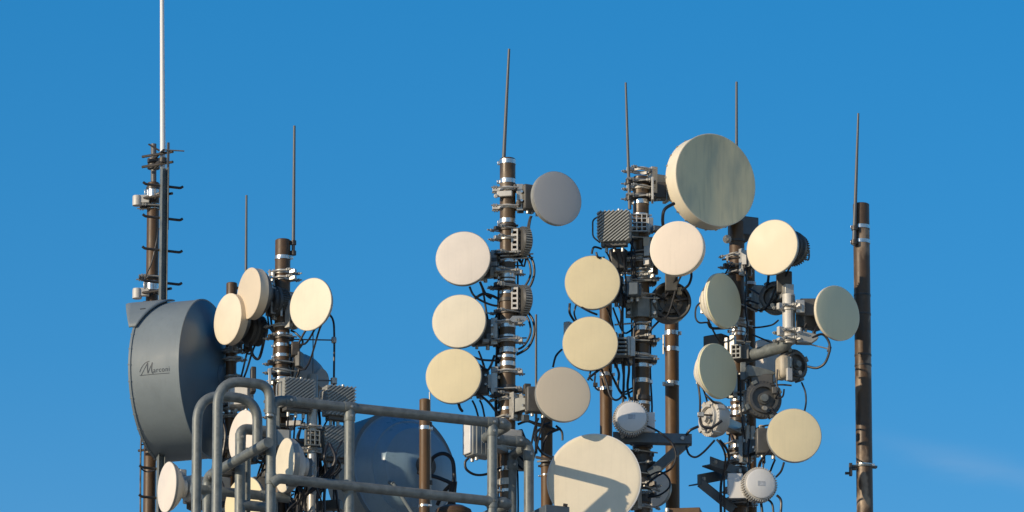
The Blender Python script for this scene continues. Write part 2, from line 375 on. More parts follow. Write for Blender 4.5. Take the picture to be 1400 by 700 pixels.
    if key and unit is not None:
        cc = MAST[key][1]; dv = Vector((cc.x - uc.x, cc.y - uc.y, 0)); dv.normalize()
        for i in range(7):
            q = uc + dv * random.uniform(.0, .13) + ZZ * random.uniform(-.085, .085) + n * random.uniform(-.03, .03)
            part(T, 'mount_fitting', MB().box(q, (random.uniform(.012, .04), random.uniform(.012, .07), random.uniform(.03, .07)), frame(yaw + random.uniform(-20, 20), random.uniform(-10, 10))), random.choice(('black', 'darkgrey', 'radio', 'galvl', 'angle', 'galv')), bev=.003)
    if arm and key: bracket(T, key, Vector((uc.x, uc.y, uc.z + arm_dz)), fr)
    if key:
        c = MAST[key][1]; base = 180 if C.x < c.x else 0
        for i in range(ncable):
            st = uc - v * (0.10 if unit == 'box' else 0.06) + u * random.uniform(-.04, .04)
            down_cable(T, key, st, (ang if ang is not None else base) + random.uniform(-55, 55), sag=random.uniform(.06, .22))
    return T

# ------------------------------------------------------------------ the masts in the photograph
mast('M1', 'tall dark brown mast carrying the blue-grey drum antenna and white whip', 208.5, 350, 0.55, 250, 17, 'brown',
     [(264, 12), (283, 7), (392, 14), (258, 4, 'black'), (400, 5, 'black')])
mast('M2', 'brown mast behind the two round cream dishes beside blue-grey drum antenna', 316, 480, 0.35, 387, 15, 'brown',
     [(481, 6, 'galvl'), (492, 6, 'galvl'), (517, 6, 'galvl'), (563, 5), (570, 5)])
mast('M3', 'dark brown mast with steel bands holding two cream dishes above grey ribbed radios', 386, 420, 0.0, 328, 21, 'brown',
     [(353, 5), (402, 4), (458, 3), (473, 4), (487, 4), (505, 2, 'black'), (513, 3, 'black'), (519, 4)])
mast('M4', 'weathered bronze mast with many steel bands holding four pale dishes and one grey', 694, 440, 0.0, 217, 21.5, 'bronze',
     [(222, 6), (248.5, 6), (303, 6), (309, 3, 'black'), (315, 2, 'black'), (327, 3, 'black'), (358, 4), (371, 3, 'black'), (378, 6), (384.5, 3), (392, 5, 'black'), (401, 4), (411, 5, 'black'),
      (446, 6), (460.5, 3), (479.5, 7), (488.5, 4), (498.5, 6), (530, 4, 'black'), (560, 4), (607, 6), (618, 7), (642, 6), (660, 9, 'galvl'), (672, 4)])
mast('M5', 'dark bronze mast with hexagonal steel collar holding the yellow dishes and grille bracket', 877, 440, 0.25, 242, 22, 'bronze',
     [(277, 6), (295, 3), (372, 5), (378, 2, 'black'), (444, 3), (450, 6), (501, 5), (521.5, 6), (545, 6, 'black'), (552, 4), (611, 5), (628, 10, 'black'), (642, 10, 'black'), (658, 6, 'black'), (671, 6), (684, 8, 'black')])
mast('M6', 'dark mast under the large drum dish with angled pipe arm and steel bands', 1008.5, 480, 0.45, 303, 21, 'brown',
     [(330, 3, 'black'), (372, 3, 'black'), (452, 5), (458, 4), (470, 6, 'black'), (547, 6), (557, 4), (566, 6), (575, 5, 'black'), (611, 5), (616, 3, 'black'), (628, 7), (640, 4), (683, 6), (690, 5)])
mast('M6b', 'slim tan brown pole with two white bands behind the dark mast', 1026, 460, 0.65, 345, 13.5, 'tanpole', [(388, 4, 'whitep'), (411, 4, 'whitep')])
mast('M7', 'lone mottled dark mast with painted sunlit patches and no dish on it', 1180, 500, 0.5, 279, 22.5, 'sun_patched', [(311, 5), (331, 5), (637, 4)])
mast('M8', 'short tan brown pole in front of the round blue dish', 580.5, 600, -0.35, 546, 14.5, 'tanpole', [(568, 5), (585.5, 5), (692, 3)])
mast('M9', 'tan brown pole behind the large white dish, below the tan dish', 747.5, 610, 0.6, 545, 16, 'tanpole', [(637, 3, 'black'), (650, 2)])
mast('M10', 'tan brown pole with two white bands below the lower yellow dish', 828.5, 530, 0.8, 400, 17, 'tanpole', [(512.5, 5), (532, 5)])
mast('M11', 'smooth tan brown pole with steel bands below dark round radio housing', 919, 560, 0.95, 400, 19, 'tanpole', [(456, 6), (478, 6), (525, 6)])

# ------------------------------------------------------------------ whips and lightning rods
def rod(label, x0, y0, x1, y1, yd, w0, w1, mt, key, clampy, name='lightning_rod', cat='lightning rod', group='lightning rods on the mast tops'):
    a = P(x0, y0, yd); b = P(x1, y1, yd); T = thing(name, label, cat, b, group)
    part(T, 'rod', MB().cyl(b, a, m(w1) / 2, 12, m(w0) / 2), mt)
    _, c, r = MAST[key]
    for py in clampy:
        z = P(x1, py, yd).z; t = (z - b.z) / (a.z - b.z); p = b + (a - b) * t; d = Vector((p.x - c.x, p.y - c.y, 0))
        g = MB().lathe(Vector((p.x, p.y, 0)), VF, [(0, z - .012), (m(w1) / 2 + .006, z - .012), (m(w1) / 2 + .006, z + .012), (0, z + .012)], 14)
        g.box(Vector((c.x, c.y, z)) + d * .5, (d.length, .014, .014), (d.normalized(), ZZ, Vector((d.y, -d.x, 0)).normalized()))
        part(T, 'holder', g, 'black', bev=.001)
    return T
rod('grey slanting rod on top of the weathered bronze mast', 696, 67, 687, 252, 0.0, 3.5, 6, 'whip', 'M4', (224, 249))
rod('grey rod rising beside the mast with the grille bracket', 855.5, 113, 861, 286, 0.2, 3, 5, 'whip', 'M5', (249, 271))
rod('grey rod showing above the large drum dish', 1007, 112, 1007, 322, 0.62, 3.5, 5, 'whip', 'M6', (306, 318))
rod('grey slanting rod on the lone mottled mast', 1173.5, 155, 1167.5, 335, 0.45, 3, 6, 'whip', 'M7', (312, 331))
rod('dark rod on the dark brown mast with steel bands above the ribbed radios', 402.5, 172, 401, 348, 0.0, 3.5, 5, 'whip', 'M3', (332, 346))
rod('short dark rod between two masts above the tilted tan dish', 337, 267, 336, 430, 0.38, 3, 4.5, 'whip', 'M2', (395, 420))
rod('thin grey rod rising behind the tan dish', 733, 430, 733, 620, 0.6, 3, 4, 'whip', 'M9', (560, 600))
rod('thin grey strip rod along the short pole by the blue dish', 587.5, 536, 588.5, 690, -0.33, 2.2, 3, 'galvl', 'M8', (580, 660))
T = rod('tall white whip antenna clamped to the ladder rail, tip out of view', 221, -120, 223, 300, 0.45, 5, 8.5, 'whipw', 'M1', (219, 262), 'whip_antenna', 'antenna', None)

# rod with cable joints right of the tilted cream dish
yk = 0.1
T = thing('earthing_rod', 'thin dark vertical rod with round joints beside the tilted cream dish', 'rod', P(456, 700, yk))
part(T, 'rod', MB().tube(curve([P(447, 427, yk), P(455, 437, yk), P(457, 460, yk), P(456.5, 530, yk), P(456.5, 640, yk), P(456, 720, yk)]), 0.006, 8), 'rubber')
part(T, 'joint', MB().lathe(P(456.5, 465, yk), VF, [(0, -.016), (.013, -.016), (.016, 0), (.013, .016), (0, .016)], 12), 'galvl')
part(T, 'tie_bar', MB().cyl(P(456, 465, yk), P(400, 464, 0.02), .004, 8), 'whip')
part(T, 'tie_bar', MB().cyl(P(456, 520.5, yk), P(426, 520, 0.1), .004, 8), 'whip')
part(T, 'joint', MB().lathe(P(456.5, 521, yk), VF, [(0, -.016), (.018, -.016), (.018, .016), (0, .016)], 12), 'galvl')
part(T, 'rod', MB().cyl(P(428, 455, yk), P(428, 700, yk), .003, 8), 'whip')

# ------------------------------------------------------------------ climbing ladder beside the brown mast
AD = Vector((math.cos(R(24)), math.sin(R(24)), 0)); BD = Vector((math.sin(R(24)), -math.cos(R(24)), 0))
FA = (AD, ZZ, BD)
yl = 0.36; pt = P(224, 205, yl); T = thing('climbing_ladder', 'narrow single-rail climbing ladder with bent steel rungs beside the drum antenna mast', 'ladder', Vector((pt.x, yl, DECK)))
x = pt.x; top = P(224, 230, yl).z
g = MB().box(Vector((x, yl, (top + DECK) / 2)), (.040, top - DECK, .006), FA)
for k in (-1, 1): g.box(Vector((x, yl, (top + DECK) / 2)) + AD * .0175 * k + BD * .016, (.005, top - DECK, .03), FA)
part(T, 'rail', g, 'galv', bev=.001)
part(T, 'cover_strip', MB().box(Vector((x, yl, top - .1)) + AD * .026, (.012, .5, .012), FA), 'whip')
for py in (254, 298, 342, 386, 597, 641, 681):
    z = P(224, py, yl).z; c = Vector((x, yl, z)) + BD * -.006
    pts = [c - AD * .118 + ZZ * .010, c - AD * .104, c, c + AD * .104, c + AD * .118 + ZZ * .010]
    part(T, 'rung', MB().tube(bend(pts, .012, 4), .0075, 8), 'black')
for py in (205, 219, 262, 392, 608):
    z = P(224, py, yl).z; a = MAST['M1'][1]
    g = MB().cyl(Vector((x, yl, z)) , Vector((a.x, a.y, z)), .007, 8); g.cyl(Vector((a.x - .06, a.y - .05, z)), Vector((x + .05, yl, z - .01)), .008, 8)
    part(T, 'stand_off', g, 'black')
part(T, 'spike', MB().cyl(P(203, 197, yl), P(218, 206, yl), .005, 8), 'black'); part(T, 'spike', MB().cyl(P(226, 205, yl), P(252, 206.5, yl), .004, 8), 'whip')
T1 = MAST['M1'][0]
part(T1, 'thin_pipe', MB().cyl(P(210, 255, .55), P(210, 197, .55), m(8) / 2, 16), 'whip')
for py in (220, 228): part(T1, 'clamp', MB().lathe(Vector((P(210, py, .55).x, .55, 0)), VF, [(m(4), P(210, py, .55).z - .012), (.035, P(210, py, .55).z - .012), (.035, P(210, py, .55).z + .012), (m(4), P(210, py, .55).z + .012)], 16), 'black')
clamp(T1, 'M1', z_at('M1', 283), .02, 'black'); clamp(T1, 'M1', z_at('M1', 380), .02, 'black')
for py in (274, 401):
    p = P(187.5, py, .5); g = MB().lathe(p, VF, [(0, -.03), (.026, -.03), (.026, .02), (.024, .026), (0, .026)], 20)
    q = part(T1, 'cap', g, 'radiol'); part(T1, 'bracket', MB().box((p + P(206, py - 3, .5)) / 2, (.06, .045, .03)), 'radiol', bev=.003)
cable(T1, [(217, 312, .48), (214, 330, .46), (207, 360, .46), (199, 378, .46), (198, 395, .46)], .004)
cable(T1, [(197, 575, .46), (193, 600, .44), (192, 650, .44), (192, 715, .44)], .005)
cable(T1, [(194, 608, .44), (203, 606, .46), (217, 607, .4)], .004)
cable(T1, [(192, 640, .44), (201, 645, .46), (214, 642, .4)], .004)

# ------------------------------------------------------------------ blue-grey shrouded drum antenna with lettering
yb = 0.35; fr = frame(-109.4, 0.0); u, v, n = fr
BK = P(284, 518, yb); rad = m(217, yb) / 2; LEN = m(72, yb)
T = thing('drum_antenna', 'large blue-grey shrouded drum antenna with dark lettering on its side', 'drum antenna', BK)
sh = part(T, 'shroud', MB().lathe(BK, fr, [(rad * .99, -.004), (rad * 1.008, -.004), (rad * 1.008, .012), (rad, .014), (rad, LEN - .014), (rad * 1.015, LEN - .012), (rad * 1.015, LEN), (rad * .985, LEN)], 96), 'blue')
part(T, 'radome', MB().lathe(BK, fr, [(0, LEN - .012), (rad * .99, LEN - .004)], 96), 'greyrad')
rf = part(T, 'reflector', MB().lathe(BK, fr, [(rad * .992, -.003), (rad * .93, -.016), (rad * .8, -.038), (rad * .62, -.060), (rad * .42, -.076), (rad * .2, -.086), (0, -.088)], 96), 'back')
part(rf, 'hub', MB().lathe(BK, fr, [(0, -.1), (.06, -.1), (.07, -.09), (.07, -.06)], 32), 'back')
g = MB()
for i in range(30):
    a = 2 * math.pi * i / 30; e = u * math.cos(a) + v * math.sin(a); g.cyl(BK + e * rad * 1.008 + n * (LEN - .014), BK + e * rad * 1.008 + n * (LEN + .003), .0045, 8)
part(sh, 'rim_bolt', g, 'blue', kind='stuff')
# hood plate bent over the front rim at the top
g = MB(); N = 12; K = 6
for i in range(N + 1):
    t = i / N; a = R(30 + 54 * t); e = u * math.cos(a) + v * math.sin(a)
    d0, d1 = LEN - (.02 + .09 * min(1, t * 1.5)), LEN + (.02 + .105 * min(1, t * 1.5))
    for j in range(K + 1): g.v.append(BK + e * (rad * 1.03) + n * (d0 + (d1 - d0) * j / K))
for i in range(N):
    for j in range(K): b = i * (K + 1) + j; g.f.append((b, b + 1, b + K + 2, b + K + 1))
hp = part(T, 'hood_plate', g, 'blue'); sd = hp.modifiers.new('thick', 'SOLIDIFY'); sd.thickness = .008; sd.offset = 0
for (da, dd) in ((50, -.02), (74, -.05), (74, .03)):
    e = u * math.cos(R(da)) + v * math.sin(R(da)); part(hp, 'slot', MB().box(BK + e * (rad * 1.03 + .003) + n * (LEN + dd), (.03, .008, .006), (n, n.cross(e), e)), 'black')
# lettering wrapped on the shroud, laid out along the axis and round the girth
def girth_hit(px, py):
    d = (P(px, py, 0) - CAM).normalized(); o_ = CAM - BK; dp = d - n * d.dot(n); op = o_ - n * o_.dot(n)
    A_, B_, C_ = dp.dot(dp), 2 * dp.dot(op), op.dot(op) - rad * rad; t = (-B_ - math.sqrt(B_ * B_ - 4 * A_ * C_)) / (2 * A_)
    h = CAM + d * t - BK; return h.dot(n), math.atan2(h.dot(v), h.dot(u))
ax0, an0 = girth_hit(191, 513.5); ax1, _ = girth_hit(232, 511); Lw = ax0 - ax1
sgn = 1 if (u * math.cos(an0 + .1) + v * math.sin(an0 + .1)).z > (u * math.cos(an0) + v * math.sin(an0)).z else -1
def wrap(s, h, lift=.0015):
    a = an0 + sgn * h / rad; return BK + n * (ax0 - s) + (u * math.cos(a) + v * math.sin(a)) * (rad + lift)
def ribbon(g, pts, w):
    k = len(g.v); Nn = len(pts)
    for i, (s, h) in enumerate(pts):
        a = pts[max(0, i - 1)]; b = pts[min(Nn - 1, i + 1)]; dx, dy = b[0] - a[0], b[1] - a[1]; L = math.hypot(dx, dy) or 1
        ww = w[i] if isinstance(w, list) else w
        g.v += [wrap(s - dy / L * ww, h + dx / L * ww), wrap(s + dy / L * ww, h - dx / L * ww)]
    for i in range(Nn - 1): g.f.append((k + 2 * i, k + 2 * i + 1, k + 2 * i + 3, k + 2 * i + 2))
def dens(pts, n_=6):
    q = curve([Vector((a, b, 0)) for a, b in pts], n_); return [(p.x, p.y) for p in q]
H = Lw * .42; g = MB()
ribbon(g, dens([(0, 0), (Lw * .5, .001), (Lw, 0)]), .0013)
ribbon(g, dens([(Lw * .0, H * .25), (Lw * .08, H * .62), (Lw * .2, H * .92), (Lw * .33, H * 1.02)]), .0016)          # sweeping lead-in
ribbon(g, dens([(Lw * .05, H * .02), (Lw * .16, H * .45), (Lw * .27, H * .92)]), .0014)
ribbon(g, dens([(Lw * .27, H * .92), (Lw * .265, H * .5), (Lw * .28, H * .12)]), .0028)
ribbon(g, dens([(Lw * .28, H * .12), (Lw * .35, H * .5), (Lw * .43, H * .9)]), .0014)
ribbon(g, dens([(Lw * .43, H * .9), (Lw * .40, H * .5), (Lw * .42, H * .14), (Lw * .46, H * .12)]), .0028)
part(sh, 'lettering', g, 'ink')
tc = bpy.data.curves.new('lettering', 'FONT'); tc.body = 'arconi'; tc.size = 1; tc.space_character = 1.12; tmp = bpy.data.objects.new('tmp_text', tc); COL.objects.link(tmp)
bpy.context.view_layer.update(); dg = bpy.context.evaluated_depsgraph_get(); me = bpy.data.meshes.new_from_object(tmp.evaluated_get(dg))
bpy.data.objects.remove(tmp)
xs = [p.co.x for p in me.vertices]; sc = Lw * .54 / (max(xs) - min(xs)); g = MB()
for p in me.vertices: g.v.append(wrap(Lw * .46 + (p.co.x - min(xs)) * sc, H * .14 + p.co.y * sc * 1.15))
g.f = [tuple(f.vertices) for f in me.polygons]; part(sh, 'lettering', g, 'ink'); bpy.data.meshes.remove(me)
# its mount on the brown mast
c1, r1 = MAST['M1'][1], MAST['M1'][2]; zc = BK.z
g = MB()
for dz in (-.22, .22): g.box(Vector((c1.x + .17, c1.y + .06, zc + dz)), (.32, .06, .06))
part(T, 'mounting_arm', g, 'angle', bev=.003)
cable(T, [(296, 560, .15), (303, 585, .1), (299, 612, .1), (292, 635, .15), (286, 700, .2)], .009); cable(T, [(300, 565, .15), (308, 590, .15), (305, 620, .15), (296, 660, .2), (292, 700, .2)], .009)

# ------------------------------------------------------------------ round blue dish seen from behind
yb = 0.95; Q = 0.4; fr = frame(36 - 180, 0.0); u, v, n = fr; BK = P(551, 647, yb); rad = m(172, yb) / 2; LEN = .24
T = thing('drum_antenna', 'large dark blue round dish seen from its domed back, behind the handrail', 'drum antenna', BK)
part(T, 'shroud', MB().lathe(BK, fr, [(rad * .96, -.01), (rad * 1.02, -.01), (rad * 1.02, .012), (rad, .014), (rad, LEN), (rad * .98, LEN)], 96), 'blue')
part(T, 'radome', MB().lathe(BK, fr, [(0, LEN), (rad * .99, LEN - .01)], 64), 'greyrad')
rf = part(T, 'reflector', MB().lathe(BK, fr, [(rad * .965, -.008), (rad * .93, -.012), (rad * .90, -.03), (rad * .80, -.085), (rad * .785, -.098), (rad * .765, -.098), (rad * .66, -.136), (rad * .645, -.152), (rad * .60, -.158), (rad * .42, -.187), (rad * .2, -.208), (0, -.215)], 96), 'navy')
part(rf, 'hub', MB().lathe(BK, fr, [(0, -.26), (.03, -.26), (.034, -.25), (.034, -.235), (.06, -.232), (.06, -.2)], 32), 'darkgrey')
hb = BK - n * .245
for (px, py) in ((489, 643), (566, 705)): part(T, 'strut', MB().cyl(P(px, py, 1.02 if px < 500 else .7), P(538, 661, .68), .011, 10), 'blue')
for q in ([(572, 646, .3), (588, 650, .22), (604, 655, .2), (618, 664, .2), (620, 690, .25)], [(588, 640, .26), (592, 626, .2), (606, 620, .2), (618, 628, .2), (621, 650, .2), (619, 672, .2), (622, 700, .25)], [(617, 662, .2), (606, 674, .25), (598, 690, .3)]):
    cable(T, [(x_, y_, d_ + Q) for (x_, y_, d_) in q], .011)
part(T, 'cable_boot', MB().cyl(P(620, 658, .6), P(617, 690, .64), .022, 12), 'rubber')
part(T, 'mounting_arm', MB().box(P(530, 690, 1.15), (.12, .5, .12)), 'angle', bev=.004)

# ------------------------------------------------------------------ dishes
PD = 'round pale dishes on the masts'
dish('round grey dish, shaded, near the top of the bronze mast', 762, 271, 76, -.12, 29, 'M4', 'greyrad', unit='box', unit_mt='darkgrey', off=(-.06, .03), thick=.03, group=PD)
dish('round white dish, topmost of three stacked beside the bronze mast', 633, 353, 76, -.12, -9, 'M4', 'white', off=(.07, 0), thick=.035, group=PD, ang=160)
dish('round off-white glossy dish, middle of three stacked beside the bronze mast', 627.5, 439, 75, -.12, -11, 'M4', 'cream', off=(.10, -.03), thick=.03, group=PD)
dish('round cream dish, lowest of three stacked beside the bronze mast, above the handrail', 620, 514, 77, -.12, -9, 'M4', 'yellow', off=(.10, 0), thick=.03, group=PD)
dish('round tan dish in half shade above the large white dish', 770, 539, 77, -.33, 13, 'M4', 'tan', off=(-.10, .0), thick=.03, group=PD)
dish('plain yellow dish, upper of two stacked beside the hexagonal collar', 810, 386, 76, .06, -2, 'M5', 'yellow', off=(.10, 0), thick=.03, group=PD)
dish('plain yellow dish, lower of two stacked beside the hexagonal collar', 807, 469.5, 76, .065, -2, 'M5', 'yellow', off=(.11, 0), thick=.03, group=PD)
dish('pinkish white dish overlapping the lower edge of the large drum dish', 925, 339, 76, -.05, -17, 'M5', 'pink', off=(-.02, 0), thick=.05, group=PD, rim='plastic')
dish('round cream dish with dark finned housing above the pipe arm', 1055.5, 338, 78, .0, -28, 'M6', 'cream2', unit='round', off=(.05, .02), thick=.02, group=PD, ang=-20)
dish('grey-green dish in shade with white conical back, upper of two', 990, 411, 77, .1, 51, 'M6', 'olive', 'cone', unit=None, group=PD, ncable=1)
dish('grey-green dish in shade with white conical back, lower of two', 982, 507, 77, .1, 46, 'M6', 'olive', 'cone', unit=None, group=PD, ncable=1)
dish('yellowish tan dish at the foot of the mast with the pipe arm', 1086, 595, 75, .05, 6, 'M6', 'yellow', off=(-.12, 0), thick=.03, group=PD)
dish('round cream dish on the banded dark brown mast, beside the thin earthing rod', 424.5, 416, 74, -.28, -38, 'M3', 'cream', off=(0, 0), thick=.012, unit=None, group=PD)
dish('tilted tan dish with deep rim, overlapping its cream neighbour', 340, 401, 71, -.1, -61, 'M3', 'tan', thick=.05, off=(0, -.03), unit='round', group=PD, rim='tan', shell='darkgrey')
dish('tilted cream dish with deep dark housing, half behind its tan neighbour', 311, 436, 71, .02, -56, 'M2', 'cream', thick=.045, unit='round', off=(0, -.04), group=PD, rim='tan', shell='darkgrey')
dish('small white dish below the blue-grey drum antenna, seen nearly edge on', 228, 666, 70, .0, -66, 'M2', 'white', thick=.012, off=(0, 0), unit='box', unit_mt='radiol', shell='plastic', group=PD, arm_dz=0)
dish('narrow cream dish behind the handrail corner, seen nearly edge on', 389, 636, 75, -.5, -67, 'M3', 'cream', thick=.03, unit=None, shell='radiol', group=PD, ang=60)
dish('white dish half hidden behind the bent grey handrail pipes', 331, 597, 74, -.2, -58, 'M2', 'white', thick=.02, unit='box', group=PD, shell='darkgrey')
dish('cream dish low behind the handrail pipes, mostly hidden', 333, 688, 74, -.15, -44, 'M2', 'yellow', thick=.02, unit='box', group=PD)
dish('white-faced dish far behind the dark mast, half hidden by the pipe arm', 1041, 498, 70, .85, -35, 'M6b', 'white', thick=.02, unit=None, arm=False, ncable=0, group=PD)
dish('white-faced dish half hidden behind the foot of the bronze mast', 893, 668, 52, .8, -30, 'M11', 'white', thick=.02, unit=None, arm=False, ncable=0, group=PD)
T = dish('large shrouded drum dish with streaked grey-green face, highest of all dishes', 978.5, 246, 131, .26, 32, 'M5', 'fabric', 'drum', thick=.105, unit=None, rim='cream', shell='cream', ncable=0, arm=True, arm_dz=.0, back=.06)
# second support of the large drum dish on the dark mast
g = MB().box(P(1016, 312, .5), (.13, .105, .13), FA); part(T, 'support_box', g, 'angle', bev=.004)
part(T, 'pivot', MB().cyl(P(994, 327, .22), P(994, 327, .30), .024, 16), 'galvl'); part(T, 'pivot_bolt', MB().cyl(P(994, 327, .2), P(994, 327, .30), .01, 8), 'steel')
cable(T, [(922, 278, .0), (909, 286, -.02), (906, 300, 0), (908, 318, .1)], .009)
dish('pale grey-green dish on a stub pipe at the end of the pipe arm', 1145.5, 428, 77, .1, 37, None, 'olive', thick=.018, unit='box', unit_mt='darkgrey', arm=False, ncable=0, off=(-.07, .0), group=PD, rim='cream')
T = dish('large round white dish with metal rim, crossed by the handrail shadow', 812, 656, 129, -.19, -6, 'M5', 'cream', thick=.03, unit='box', unit_mt='angle', rim='whitep', off=(.05, 0), ncable=1)
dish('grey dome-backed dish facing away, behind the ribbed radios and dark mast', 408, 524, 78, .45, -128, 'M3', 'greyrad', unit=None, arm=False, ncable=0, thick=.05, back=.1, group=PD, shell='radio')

# ------------------------------------------------------------------ small white drum radios
def drum_radio(label, px, py, dpx, y, yaw, key):
    C = P(px, py, y); fr = frame(yaw); u, v, n = fr; r = m(dpx) / 2; T = thing('drum_radio', label, 'radio', C - n * .09, 'white finned drum radios')
    part(T, 'cover', MB().lathe(C, fr, [(0, .004), (r * .8, .003), (r * .86, 0), (r * .87, -.012), (0, -.012)], 56), 'whitep')
    part(T, 'body', MB().lathe(C, fr, [(0, -.011), (r * .93, -.011), (r * .95, -.02), (r * .93, -.08), (r * .7, -.1), (0, -.1)], 56), 'radiol')
    g = MB()
    for i in range(44):
        a = 2 * math.pi * i / 44; e = u * math.cos(a) + v * math.sin(a); g.box(C + e * r * .97 - n * .045, (r * .12, .06, .006), (e, n, e.cross(n)))
    part(T, 'cooling_fins', g, 'radiol', kind='stuff')
    part(T, 'label_plate', MB().box(C + n * .0045, (r * .42, r * .28, .002), fr), 'label')
    part(T, 'bracket', MB().box(C - n * .06 + Vector((.085 if px < 900 else -.11, .06, 0)), (.10, .11, .012)), 'whitep', bev=.002)
    c = MAST[key][1]; b = MB().box((C - n * .1 + Vector((c.x, c.y, C.z))) / 2, (.05, .08, max(.03, abs(c.y - C.y))))
    part(T, 'mounting_arm', b, 'galvl', bev=.002); clamp(T, key, C.z + .03, .02, 'galvl'); clamp(T, key, C.z - .03, .02, 'galvl')
    return T
T = drum_radio('white finned drum radio on the steel beam beside the large white dish', 863.5, 570, 47, .0, 6, 'M5')
cable(T, [(884, 582, .1), (900, 590, -.02), (917, 604, -.02), (924, 622, -.02), (918, 640, 0), (900, 650, .1), (884, 662, .15)], .006)
T = drum_radio('white finned drum radio on a white plate at the foot of the dark mast', 1040.5, 661, 47, .15, 13, 'M6')
cable(T, [(1062, 677, .15), (1068, 686, .15), (1066, 715, .15)], .007)

# ------------------------------------------------------------------ ribbed radio boxes with slanting fins
def ribbed(label, px, py, w, h, y, yaw, key, cham=False, mt='radio'):
    C = P(px, py, y); fr = frame(yaw); u, v, n = fr; W_, H_ = m(w) / abs(math.cos(R(yaw))), m(h) / math.cos(PITCH); D = .07
    T = thing('ribbed_radio', label, 'radio unit', C - v * H_ / 2, 'grey radios with slanting ribs')
    k = .022 if cham else .004; a, b = W_ / 2, H_ / 2
    out = [(-a + k, -b), (a - k, -b), (a, -b + k), (a, b - .004), (a - .004, b), (-a + .004, b), (-a, b - .004), (-a, -b + k)]
    part(T, 'body', MB().prism(out, C, fr, -D, 0), mt, bev=.003)
    g = MB(); sl = math.tan(R(38)); p = .0145; c0 = -b - a * sl
    while c0 < b + a * sl:
        x0, x1 = -a, a
        lo, hi = (-b - c0) / sl, (b - c0) / sl
        x0, x1 = max(x0, lo), min(x1, hi)
        if cham: x0 = max(x0, -a + max(0, k - abs((c0 + sl * x0) + b)) ); 
        if x1 - x0 > .012:
            p0 = C + u * x0 + v * (c0 + sl * x0); p1 = C + u * x1 + v * (c0 + sl * x1); d = (p1 - p0)
            L = d.length; d.normalize(); g.box((p0 + p1) / 2 + n * .008, (L, .0062, .018), (d, n.cross(d), n))
        c0 += p / math.cos(R(38))
    part(T, 'cooling_ribs', g, mt, kind='stuff')
    part(T, 'connector_panel', MB().box(C - v * (b + .011) - n * .035, (W_ * .8, .022, .05), fr), 'darkgrey', bev=.002)
    part(T, 'handle', MB().tube(bend([C - u * a + v * b * .75 - n * .03, C - u * (a + .03) + v * b * .55 - n * .03, C - u * (a + .03) - v * b * .55 - n * .03, C - u * (a - .01) - v * b * .95 - n * .03], .02), .0045, 8), 'galvl' if not cham else 'darkgrey')
    for i in range(3):
        st = C - v * (b + .02) - n * .04 + u * (i - 1) * W_ * .25
        part(T, 'connector', MB().cyl(st, st - v * .03, .009, 10), 'galvl'); down_cable(T, key, st - v * .03, random.uniform(-60, 60) + (180 if C.x < MAST[key][1].x else 0), sag=random.uniform(.1, .25), r=.005)
    c = MAST[key][1]; q = C - n * (D + .02); d = Vector((c.x - q.x, c.y - q.y, 0))
    part(T, 'mounting_arm', MB().box(q + d * .5, (d.length, .07, .05), (d.normalized(), ZZ, Vector((d.y, -d.x, 0)).normalized())), 'angle', bev=.002)
    for s in (-1, 1): clamp(T, key, C.z + s * .025, .018, 'black')
    part(T, 'lifting_eye', MB().cyl(C + v * b - n * .03 + u * a * .3, C + v * (b + .016) - n * .03 + u * a * .3, .008, 10), 'galvl')
    return T
ribbed('grey ribbed radio on the dark brown mast, crossed by the top handrail', 409, 537, 40, 38, -.25, 28, 'M3')
ribbed('grey ribbed radio behind the handrail post, upper of two beside the blue dish', 466, 548, 38, 40, -.1, 24, 'M3')
ribbed('grey ribbed radio behind the handrail post, lower of two beside the blue dish', 462, 604, 36, 42, -.1, 24, 'M3')
ribbed('grey ribbed radio with chamfered corners and wire handle near the bronze mast top', 838.5, 309, 44, 42, .05, -10, 'M5', True)

def plain_box(label, px, py, w, h, y, yaw, key, mt, depth=.12, lid=None):
    C = P(px, py, y); fr = frame(yaw); u, v, n = fr; W_, H_ = m(w), m(h) / math.cos(PITCH)
    T = thing('junction_box', label, 'box', C - v * H_ / 2)
    part(T, 'body', MB().box(C - n * depth / 2, (W_, H_, depth), fr), mt, bev=.008)
    part(T, 'cover', MB().box(C + n * .006, (W_ * .88, H_ * .9, .014), fr), lid or mt, bev=.005)
    g = MB()
    for i in range(4): g.box(C - n * (depth * (.2 + i * .2)) , (W_ + .012, H_ * .9, .006), fr)
    part(T, 'side_ribs', g, mt, bev=.001)
    for i in (-1, 1): part(T, 'connector', MB().cyl(C - v * H_ / 2 + u * W_ * .25 * i - n * .04, C - v * (H_ / 2 + .022) + u * W_ * .25 * i - n * .04, .01, 10), 'galvl')
    if key:
        c = MAST[key][1]; q = C - n * depth; d = Vector((c.x - q.x, c.y - q.y, 0))
        part(T, 'mounting_arm', MB().box(q + d * .5, (d.length, .06, .05), (d.normalized(), ZZ, Vector((d.y, -d.x, 0)).normalized())), 'galvl', bev=.002)
        clamp(T, key, C.z, .02, 'galvl')
    return T
T = plain_box('white box radio with grey ribbed side below the handrail beside bronze mast', 640, 600, 22, 46, -.25, -58, 'M4', 'radio', .14, 'whitep')
cable(T, [(641, 626, -.25), (636, 632, -.25), (638, 642, -.25), (650, 649, -.22), (666, 648, -.15), (684, 640, -.05)], .007)
plain_box('pale grey-green box behind the tall bent handrail hoops', 327, 541, 30, 28, .15, -14, 'M2', 'radiol', .07)
plain_box('small pale box under the ribbed radio above the narrow cream dish', 387, 599, 20, 24, -.2, 10, 'M3', 'radio', .07)
plain_box('dark box with pale cap behind the lower grey-green dish', 974, 470, 30, 26, .45, -35, 'M6', 'darkgrey', .1)
plain_box('grey sealed box hanging beside the slim banded pole', 1039, 404, 15, 30, .55, 10, 'M6b', 'radio', .07)
